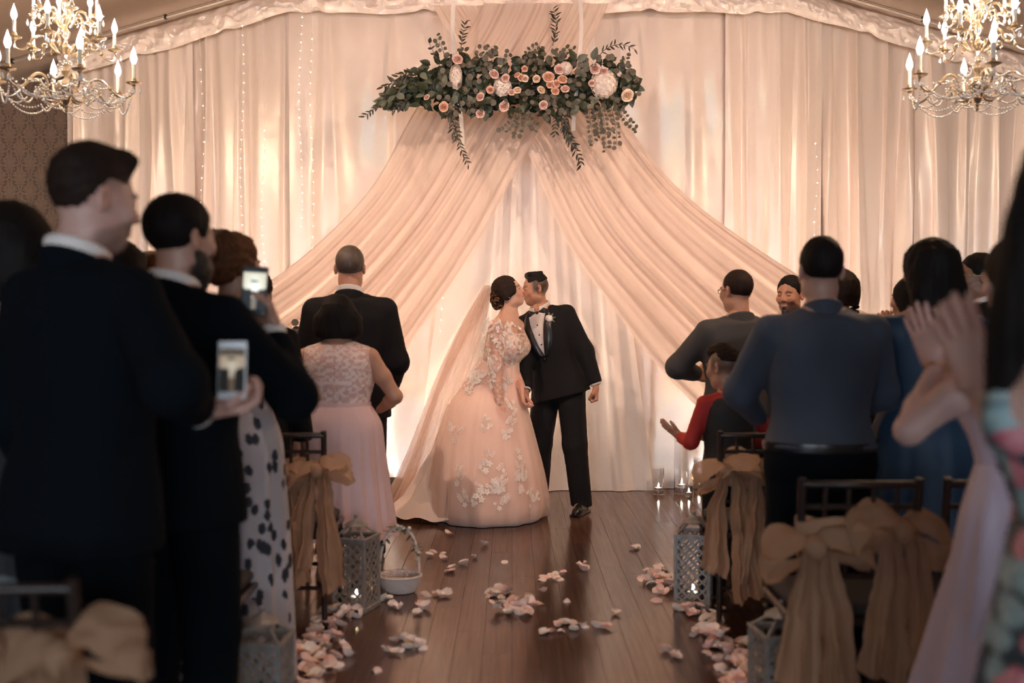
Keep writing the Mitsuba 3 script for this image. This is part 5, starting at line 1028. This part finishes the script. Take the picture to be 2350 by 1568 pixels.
# ================================================================ glass vases with floating candles
def vase(px, py, R, H, label, water=.02):
    x, y, _ = fat(px, py); k = thing('glass_vase', label, 'vase', 'glass cylinders with candles'); M = T().translate([x, y, 0])
    use('glass', ply(lathe([(0, .0), (R, .0), (R, H), (R - .003, H), (R - .003, .008), (0, .008)], 40), 'solid_glass', smooth=40), k, M)
    use('pebble_bed', ply(bump(lathe([(0, .009), (R - .005, .009), (R - .005, water), (0, water + .004)], 30), (200, 200, 200), .004, 3), 'crystal', smooth=False), k, M, kind='stuff')
    use('candle', ply(lathe([(0, water + .003), (min(.03, R * .7), water + .003), (min(.03, R * .7), water + .02), (0, water + .018)], 20), 'wax', smooth=40), k, M)
    f = FLAME.copy(); f.apply_translation([0, 0, water + .02]); kk = use('flame', {**ply(f, 'lamp_black'), **emit((1, .7, .4), 60)}, k, M); scene[kk]['emitter']['sampling_weight'] = .3
mat('crystal', (0.85, 0.80, 0.75), 0.08, specular=0.9)
vase(1564, 1133, .060, .50, 'tall glass cylinder with a floating candle on the floor by the curtain', .055); vase(1511, 1135, .044, .21, 'medium glass cylinder with a candle left of the tall one', .035); vase(1581, 1140, .030, .085, 'small glass votive with a candle right of the tall glass cylinder', .015)
vase(1604, 1128, .044, .28, 'glass cylinder half hidden behind the boy at the right', .03)
# ================================================================ chandeliers
mat('brass_pewter', (0.80, 0.66, 0.50), 0.24, metallic=0.9)
mat('candle_sleeve', (0.82, 0.76, 0.66), 0.5)
def arm_curve(R, drop_, loop=1.0):
    return spline([(.035, -.055 * loop), (.075, -.10 * loop), (.115, -.085 * loop), (.125, -.03 * loop), (.15, .018 * loop), (.19, .02 * loop), (R * .70, -.045), (R * .86, -.075), (R * .97, -.055), (R, -.008)] if R > .3 else
                  [(.03, -.05), (R * .30, -.01), (R * .45, .03), (R * .62, .02), (R * .78, -.045), (R * .93, -.055), (R, -.010)], 40)
def scroll(r0, z0, s):
    return [(r0 + s * (.030 - .0045 * t) * math.cos(t) , z0 + s * (.030 - .0045 * t) * math.sin(t)) for t in np.linspace(-1.2, 5.0, 30)]
TIERS = [(.375, 0.0, 6, 0.0, 1.0), (.265, .215, 6, math.pi / 6, .9), (.175, .375, 6, 0.0, .85)]
def mk_arm(R):
    c = arm_curve(R, 0); pts = [(x, 0, z) for x, z in c]; rr = np.interp(np.linspace(0, 1, 40), [0, .3, .55, .62, 1], [.0075, .0075, .0085, .0065, .0062])
    sc = [(x, 0, z) for x, z in scroll(R * .40, -.055 if R > .3 else -.02, .9 if R > .3 else .6)]
    return cat([tube(pts, rr, 8), tube(sc, .005, 6), moved(lathe([(0, 0), (.011, .004), (.013, .015), (.008, .022), (0, .024)], 12), frame([c[24][0], 0, c[24][1]], *basis((c[25][0] - c[24][0], 0, c[25][1] - c[24][1]))))])
CH_P = {}
for i, (R, z, n, a0, sc) in enumerate(TIERS):
    CH_P['arm', i] = ply(mk_arm(R), 'brass_pewter', smooth=40)
    CH_P['saucer', i] = ply(lathe([(0, -.012), (.010, -.012), (.014, -.004), (.040 * sc, .004), (.044 * sc, .010), (.040 * sc, .009), (.012, .004), (.012, .012), (.017, .020), (.013, .030), (.0125, .034), (0, .034)], 24), 'brass_pewter', smooth=40)
    CH_P['candle', i] = ply(lathe([(0, .03), (.0115 * sc, .03), (.0115 * sc, .115 * sc), (0, .115 * sc)], 14), 'candle_sleeve', smooth=40)
    CH_P['bulb', i] = {**ply(lathe([(0, .115 * sc), (.010 * sc, .117 * sc), (.0185 * sc, .137 * sc), (.0195 * sc, .149 * sc), (.014 * sc, .172 * sc), (.006 * sc, .197 * sc), (0, .215 * sc)], 12), 'lamp_black', smooth=40), **emit((1.0, .70, .44), CANDLE)}
COLUMN = lathe([(0, -.165), (.006, -.162), (.010, -.150), (.006, -.142), (.011, -.132), (.007, -.122), (.018, -.115), (.026, -.095), (.018, -.080), (.008, -.074), (.010, -.066), (.030, -.060), (.058, -.040), (.064, -.020), (.060, -.004), (.040, .012), (.018, .022), (.010, .034), (.014, .046), (.022, .056), (.026, .068), (.016, .078), (.014, .10), (.022, .108), (.022, .118), (.010, .13),
                (.009, .16), (.016, .17), (.030, .185), (.034, .20), (.020, .214), (.012, .225), (.011, .25), (.020, .262), (.026, .285), (.018, .30), (.011, .31), (.012, .33), (.026, .345), (.030, .36), (.016, .375), (.012, .40), (.022, .42), (.026, .45), (.012, .47), (.008, .52), (.014, .53), (.014, .54), (0, .545)], 28)
def beads(p, q, sag, n, r=.0062):
    t = np.linspace(0, 1, n); P = np.outer(1 - t, p) + np.outer(t, q); P[:, 2] -= sag * 4 * t * (1 - t); ball = trimesh.creation.icosphere(subdivisions=1, radius=r)
    return cat([moved(ball, trimesh.transformations.translation_matrix(c)) for c in P])
def pol(R, a, z): return np.array([R * math.cos(a), R * math.sin(a), z])
BD = {}
R0, R1_, R2_ = TIERS[0][0], TIERS[1][0], TIERS[2][0]; st = math.pi / 3
BD['low', 0] = (ply(beads(pol(R0 * .98, 0, -.02), pol(R0 * .55, .5 * st, -.10), .055, 15), 'crystal', smooth=True), 0, 6); BD['low', 1] = (ply(beads(pol(R0 * .98, 0, -.02), pol(R0 * .55, -.5 * st, -.10), .055, 15), 'crystal', smooth=True), 0, 6)
BD['swag'] = (ply(beads(pol(R0 * .97, 0, -.03), pol(R0 * .97, st, -.03), .11, 27), 'crystal', smooth=True), 0, 6)
BD['mid'] = (ply(beads(pol(R1_ * .97, 0, -.02), pol(R1_ * .97, st, -.02), .085, 20), 'crystal', smooth=True), math.pi / 6, 6)
BD['drape'] = (ply(beads(pol(.03, 0, .12), pol(R0 * .60, 0, .0), .05, 16), 'crystal', smooth=True), math.pi / 6, 6)
BD['top'] = (ply(beads(pol(R2_ * .97, 0, -.02), pol(R2_ * .97, st, -.02), .06, 14), 'crystal', smooth=True), 0, 6)
BD['basin'] = (ply(beads(pol(.13, 0, -.075), pol(.13, st, -.075), .035, 11), 'crystal', smooth=True), 0, 6)
DROP = lathe([(0, 0), (.003, -.003), (.009, -.022), (.007, -.034), (0, -.042)], 8)
def chandelier(x, y, z, rot, label):
    k = thing('chandelier', label, 'chandelier', 'candle chandeliers'); deg = math.degrees
    M0 = T().translate([x, y, z]).rotate([0, 0, 1], deg(rot))
    use('column', ply(COLUMN, 'brass_pewter', smooth=40), k, M0)
    for i, (R, zt, n, a0, sc) in enumerate(TIERS):
        for j in range(n):
            Ma = T().translate([x, y, z + zt]).rotate([0, 0, 1], deg(rot + a0 + j * 2 * math.pi / n)); Mc = Ma @ T().translate([R, 0, 0])
            use('arm', CH_P['arm', i], k, Ma); use('saucer', CH_P['saucer', i], k, Mc); c = use('candle', CH_P['candle', i], k, Mc); b = use('bulb', CH_P['bulb', i], c, Mc)
            scene[b]['emitter'] = {**scene[b]['emitter'], 'sampling_weight': .8}
            for dz, rr in ((-.014, .0), (-.014, .034)): use('crystal_drop', DROP_S, k, Mc @ T().translate([rr, 0, dz]))
    for (sh, a0, n) in BD.values():
        for j in range(n): use('bead_strand', sh, k, M0 @ T().rotate([0, 0, 1], deg(a0 + j * st)))
    zc = ceil_z(x) - .01; top = z + .54; n = int((zc - top) / .035); link = trimesh.creation.torus(.016, .0032, 12, 6)
    for j in range(n): use('chain_link', LINK, k, T().translate([x, y, top + .015 + j * (zc - top - .02) / n]).rotate([0, 0, 1], 90 * (j % 2)).rotate([1, 0, 0], 90))
    use('canopy', ply(lathe([(0, -.03), (.05, -.02), (.06, 0), (0, .0)], 20), 'brass_pewter', smooth=40), k, T().translate([x, y, zc - (.012 if abs(x - XR) > HALF else 0)]))
DROP_S = ply(DROP, 'crystal'); LINK = ply(trimesh.creation.torus(.018, .0034, 14, 6), 'brass_pewter', smooth=True)
cl = at(152, 192, 5.95); chandelier(cl[0], cl[1], cl[2], .06, 'candle chandelier with crystal swags at the upper left, over the wallpaper')
cr = at(2243, 186, 5.75); chandelier(cr[0], cr[1], cr[2], .30, 'candle chandelier with crystal swags at the upper right, over the satin folds')
# ================================================================ fairy lights on the satin
for i, (px, y0, y1, n) in enumerate([(556, 60, 560, 24), (604, 300, 640, 18), (690, 40, 520, 26), (716, 90, 620, 22), (1015, 480, 760, 12), (465, 160, 520, 14), (1872, 330, 600, 10)]):
    k = thing('light_strand', f"thin fairy light strand hanging down the satin, {('first', 'second', 'third', 'fourth', 'fifth, nearest the bride', 'leftmost', 'the only one right of the garland')[i]} from the left" if i not in (4, 5, 6) else ('thin fairy light strand just left of the bride\'s veil', 'leftmost thin fairy light strand on the satin', 'thin fairy light strand right of the garland')[i - 4], 'string lights', 'fairy light strands')
    YY = 8.40; pts = [at(px + 4 * math.sin(t * 7 + i), y0 + (y1 - y0) * t, YY) for t in np.linspace(0, 1, n)]; x_ = pts[0][0]
    put('wire', tube([np.array([x_, 8.36, ceil_z(x_) - .12])] + pts, .0010, 5), 'white_shirt', k); kk = put('bulbs', cat([sphere(p + [0, -.004, 0], .0042 if j % 3 else .0058, 1) for j, p in enumerate(pts)]), 'lamp_black', k, kind='stuff'); scene[kk].update(emit((1, .78, .55), FAIRY)); scene[kk]['emitter']['sampling_weight'] = .1
# ================================================================ the hanging flower garland
mat('leaf_big', proc(lambda p, n, uv: mix((0.012, 0.019, 0.009), (0.032, 0.044, 0.022), mnoise(p.x * 30, p.y * 30, p.z * 30))), 0.42)
mat('leaf_euc', proc(lambda p, n, uv: mix((0.055, 0.050, 0.036), (0.105, 0.090, 0.070), mnoise(p.x * 40, p.y * 40, p.z * 40))), 0.55)
mat('leaf_ruscus', (0.030, 0.028, 0.019), 0.45); mat('twig', (0.05, 0.035, 0.025), 0.6)
mat('rose_peach', (0.76, 0.49, 0.37), 0.55, sheen=0.4); mat('rose_pink', (0.76, 0.54, 0.48), 0.55, sheen=0.4); mat('rose_cream', (0.82, 0.66, 0.52), 0.55, sheen=0.4); mat('hydrangea', (0.80, 0.70, 0.63), 0.55, sheen=0.4)
mat('ribbon', (0.84, 0.76, 0.71), 0.35)
GY = 7.62; gk = thing('flower_garland', 'hanging garland of dark greenery, peach roses and white hydrangeas above the couple', 'flower garland')
r_ = random.Random(33)
def rose(R):
    """A half open rose along +z: rings of overlapping petals, the inner ones tall and closed, the outer ones lower and curling out."""
    ms = []
    for layer, (n, rad, top, curl) in enumerate(((2, .13, .62, -.02), (3, .27, .66, .0), (4, .43, .60, .05), (5, .62, .46, .14), (5, .84, .26, .26))):
        for j in range(n):
            a0 = j * 2 * math.pi / n + layer * .9; wd = math.pi / n * 1.35; u, v = np.meshgrid(np.linspace(-1, 1, 9), np.linspace(0, 1, 8)); a = a0 + u * wd
            rr = R * (rad * (.30 + .70 * np.sin(v * 1.75)) * (1 + .09 * u + .05 * (j % 2)) + curl * v ** 4); z = R * (-.30 + (top + .30) * v - .10 * v ** 2 * u ** 2 - curl * .9 * v ** 5)
            ms.append(grid(np.stack([rr * np.cos(a), rr * np.sin(a), z], -1)))
    return cat(ms)
def floret(R):
    return cat([moved(leaf(R, R * .85, 4, -.1, .1), rotz(k * math.pi / 2)) for k in range(4)])
FLT = floret(.018)
def hydrangea(rx, rz):
    ms = []
    n = 90
    for i in range(n):
        z = 1 - 2 * (i + .5) / n; a = i * 2.399; d = np.array([math.sqrt(1 - z * z) * math.cos(a), math.sqrt(1 - z * z) * math.sin(a), z]); x, y, q = basis(d + np.array([r_.uniform(-.3, .3) for _ in range(3)]))
        if i == 0: ms.append(sphere((0, 0, 0), 1.0, 2, (rx * .93, rx * .74, rz * .93)))
        ms.append(moved(FLT, frame(d * [rx, rx * .8, rz], x, y, q) @ rotz(r_.random() * 6)))
    return cat(ms)
def gp(px, py, d=0): return at(px, py, GY + d)
for px, py, R, m in [(1259, 177, .040, 'peach'), (1283, 159, .034, 'pink'), (1291, 182, .034, 'peach'), (1277, 192, .026, 'peach'), (1274, 209, .028, 'peach'), (1297, 204, .030, 'pink'), (1262, 195, .024, 'peach'), (1134, 170, .034, 'pink'), (1160, 179, .028, 'pink'), (1125, 206, .026, 'peach'), (1174, 212, .024, 'pink'), (1187, 207, .027, 'cream'), (1196, 178, .028, 'peach'), (1205, 180, .024, 'cream'), (1187, 172, .022, 'peach'),
                     (1231, 181, .026, 'cream'), (1242, 206, .028, 'cream'), (1157, 244, .036, 'pink'), (1247, 241, .030, 'pink'), (1102, 222, .030, 'pink'), (1102, 261, .030, 'pink'), (1018, 245, .034, 'peach'), (979, 223, .022, 'pink'), (1050, 136, .036, 'pink'), (1366, 158, .036, 'pink'), (1386, 163, .026, 'pink'), (1440, 219, .042, 'cream'), (1358, 191, .024, 'pink'), (1204, 158, .022, 'peach')]:
    d = unit([r_.uniform(-.5, .5), -1, r_.uniform(-.1, .6)]); put('rose', moved(rose(R), frame(gp(px, py, -.13), *basis(d))), f'rose_{m}', gk, smooth=True)
for px, py, rx, rz in ((1046, 176, .042, .085), (1153, 200, .062, .062), (1298, 157, .045, .042), (1386, 193, .095, .105)): put('hydrangea', moved(hydrangea(rx, rz), frame(gp(px, py, -.07), (1, 0, 0), (0, 1, 0), (0, 0, 1))), 'hydrangea', gk, smooth=True)
def env(px):
    """Upper and lower edge of the garland's body, in pixels, at a column."""
    return np.interp(px, [880, 930, 1000, 1060, 1150, 1260, 1330, 1400, 1450, 1465], [225, 178, 140, 120, 128, 120, 140, 135, 170, 200]), np.interp(px, [880, 930, 1000, 1060, 1150, 1260, 1330, 1400, 1450, 1465], [240, 235, 250, 262, 255, 265, 250, 240, 225, 212])
def orient(p, d, up=None):
    n = unit(np.array([r_.uniform(-.7, .7), -1, r_.uniform(-.4, .8)]) if up is None else up); x = unit(d - n * (d @ n)); return frame(p, x, np.cross(n, x), n)
LV = [leaf(L, L * w, 6, c, .22) for L, w, c in ((.085, .62, .25), (.10, .60, .3), (.075, .68, .2))]
def rleaf(L):
    t = np.linspace(0, 1, 7); w = L * .46 * np.sqrt(np.clip(1 - (2 * t - 1) ** 2, 0, 1)); return grid(np.stack([np.stack([L * t, -w, .12 * w + .1 * L * t ** 2], -1), np.stack([L * t, w * 0, .1 * L * t ** 2], -1), np.stack([L * t, w, .12 * w + .1 * L * t ** 2], -1)], 1))
EU = [rleaf(L) for L in (.034, .042, .050)]
flowers = [(1259, 180, 28), (1283, 190, 30), (1135, 170, 13), (1160, 195, 26), (1196, 178, 18), (1230, 181, 10), (1242, 206, 11), (1386, 190, 38), (1046, 170, 20), (1187, 207, 10), (1298, 157, 16), (1440, 219, 13), (1157, 244, 12), (1247, 241, 10), (1102, 261, 10), (1018, 245, 11)]
def hides(px, py): return any((px - x) ** 2 + (py - y) ** 2 < r * r for x, y, r in flowers)
cnt = 0
while cnt < 270:
    px = r_.uniform(885, 1465); lo, hi = env(px); py = r_.uniform(lo, hi); dense = 1.0 if (px < 1090 or 1290 < px < 1350 or r_.random() < .7) else 0
    if not dense: continue
    dep = r_.uniform(-.09, .10)
    if hides(px, py): dep = r_.uniform(.03, .12)
    ang = r_.uniform(0, 6.283) if r_.random() < .5 else (math.pi + r_.uniform(-.6, .6) if px < 1000 else r_.choice((1.57, -1.57)) + r_.uniform(-.9, .9)); d = np.array([math.cos(ang), r_.uniform(-.4, .2), math.sin(ang)])
    put('leaf', moved(LV[r_.randrange(3)], orient(gp(px, py, dep), d)), 'leaf_big' if r_.random() < .8 else 'leaf_sage', gk, smooth=True); cnt += 1
cnt = 0
while cnt < 190:
    px = r_.uniform(1010, 1465); lo, hi = env(px); py = r_.uniform(lo - 12, hi + 6)
    if hides(px, py): continue
    ang = r_.uniform(0, 6.283); put('eucalyptus_leaf', moved(EU[r_.randrange(3)], orient(gp(px, py, r_.uniform(-.14, -.02)), np.array([math.cos(ang), -.3, math.sin(ang)]))), 'leaf_euc', gk, smooth=True); cnt += 1
fill = []
for i in range(520):
    px = r_.uniform(900, 1455); lo, hi = env(px); py = r_.uniform(lo + 12, hi - 8); ang = r_.uniform(0, 6.283); fill.append(moved(LV[r_.randrange(3)], orient(gp(px, py, r_.uniform(.0, .14)), np.array([math.cos(ang), 0, math.sin(ang)]))))
put('foliage', cat(fill), 'leaf_big', gk, smooth=True, kind='stuff')
def sprig(pts, L, W, n, mt, parent, name, Y=None, dY=-.05, round_=False, step=.35):
    """A twig with paired leaves along it, from pixel points."""
    Y = GY if Y is None else Y; c = spline([at(x, y, Y + dY) for x, y in pts], n); ms = [tube(c, np.linspace(.0028, .0012, n), 5)]
    for i in range(1, n):
        d = unit(c[min(i + 1, n - 1)] - c[i - 1])
        for s in (-1, 1):
            if i == n - 1 and s == 1: continue
            side = unit(np.cross(d, (0, 1, 0))) * s; dd = unit(d * r_.uniform(.5, 1.1) + side * r_.uniform(.5, 1) + np.array([0, r_.uniform(-.6, .4), 0])); l = L * r_.uniform(.7, 1.15)
            ms.append(moved(rleaf(l) if round_ else leaf(l, W * l, 5, .15, .2), orient(c[i] + (side * L * .25 if round_ else 0), dd)))
    return put(name, cat(ms), mt, parent, smooth=True)
for pts, L, W, n in [([(1058, 110), (1062, 85), (1068, 50)], .05, .28, 9), ([(1268, 105), (1276, 60), (1270, 20)], .055, .28, 11), ([(1374, 130), (1405, 105), (1455, 112)], .05, .26, 9), ([(900, 205), (872, 235), (838, 268)], .05, .28, 12), ([(910, 215), (890, 225), (868, 240)], .05, .3, 8), ([(930, 195), (905, 190), (880, 200)], .06, .3, 8), ([(940, 225), (920, 240), (895, 256)], .06, .3, 8), ([(960, 180), (935, 168), (915, 176)], .06, .3, 8), ([(1036, 235), (1046, 290), (1056, 335), (1075, 378)], .052, .3, 17), ([(1030, 240), (1036, 280), (1045, 320)], .05, .3, 10),
                     ([(1300, 235), (1290, 280), (1312, 330), (1334, 378)], .06, .3, 18), ([(1310, 240), (1300, 290), (1318, 335)], .06, .3, 14), ([(1296, 245), (1280, 270), (1274, 310)], .05, .3, 9), ([(1010, 150), (995, 120), (985, 100)], .05, .5, 5)]:
    sprig(pts, L, W, n, 'leaf_ruscus', gk, 'ruscus_sprig')
for pts, n in [([(1185, 255), (1170, 285), (1152, 303)], 7), ([(1190, 255), (1192, 285), (1186, 314)], 8), ([(1200, 255), (1215, 275), (1232, 296)], 7), ([(1350, 235), (1355, 280), (1362, 330)], 10), ([(1380, 240), (1388, 290), (1392, 345)], 11), ([(1400, 240), (1412, 285), (1416, 335)], 10), ([(1410, 235), (1435, 270), (1462, 298)], 9), ([(1365, 240), (1372, 275), (1378, 310)], 8),
               ([(1100, 140), (1118, 118), (1130, 105)], 6), ([(1205, 135), (1222, 112), (1240, 105)], 6), ([(1420, 150), (1435, 140), (1436, 128)], 5), ([(1285, 140), (1300, 118), (1312, 108)], 5), ([(1020, 128), (1010, 100), (1000, 84)], 5), ([(930, 200), (905, 215), (890, 250)], 6)]:
    sprig(pts, .036, .8, n, 'leaf_euc', gk, 'eucalyptus_sprig', round_=True)
put('beam', tube([gp(925, 215, .06), gp(1445, 200, .06)], .018, 8), 'twig', gk)
for nm, pts, w, lab in (('a', [(1049, -40), (1050, 200), (1057, 260), (1062, 345)], .016, 'narrow white ribbon holding up the left end of the garland'), ('b', [(1325, -40), (1323, 200), (1318, 255), (1316, 300)], .016, 'narrow white ribbon holding up the right end of the garland')):
    c = spline([gp(x, y, .04) for x, y in pts], 40); c[0, 2] = min(c[0, 2], ceil_z(c[0, 0]) - .002); t = np.linspace(0, 1, 40); wv = np.stack([np.cos(.5 * np.sin(t * 5)), np.sin(.5 * np.sin(t * 5)), t * 0], -1) * w
    put('hanging_ribbon', grid(np.stack([c - wv, c, c + wv], 1)), 'ribbon', smooth=True, label=lab, cat='ribbon', group='garland ribbons')
# ================================================================ flower arrangement behind the guests at the left
fk = thing('flower_arrangement', 'leafy white flower arrangement left of the grey haired man', 'flower arrangement'); AY = 6.35
put('urn', moved(lathe([(0, 0), (.11, 0), (.12, .02), (.05, .06), (.035, .30), (.035, .62), (.06, .68), (.11, .78), (.12, .86), (.10, .86), (0, .80)], 28), trimesh.transformations.translation_matrix([at(678, 800, AY)[0], AY, 0])), 'white_wicker', fk, smooth=40)
for pts, n in [([(680, 860), (672, 800), (668, 748)], 9), ([(684, 860), (690, 800), (686, 760)], 8), ([(676, 870), (655, 840), (650, 800)], 7), ([(690, 870), (700, 830), (704, 800)], 7), ([(680, 880), (680, 910), (672, 940)], 6)]: sprig(pts, .045, .8, n, 'leaf_euc', fk, 'eucalyptus_sprig', Y=AY, round_=True)
for i in range(40):
    a = r_.uniform(0, 6.28); put('leaf', moved(LV[r_.randrange(3)], orient(at(r_.gauss(680, 12), r_.gauss(865, 22), AY + r_.uniform(-.1, .1)), np.array([math.cos(a), 0, math.sin(a)]))), 'leaf_big', fk, smooth=True)
for px, py, R in ((676, 818, .045), (684, 842, .04), (668, 850, .04), (690, 866, .035)): put('rose', moved(rose(R), frame(at(px, py, AY - .1), *basis(unit([r_.uniform(-.4, .4), -1, .4])))), 'rose_cream', fk, smooth=True)
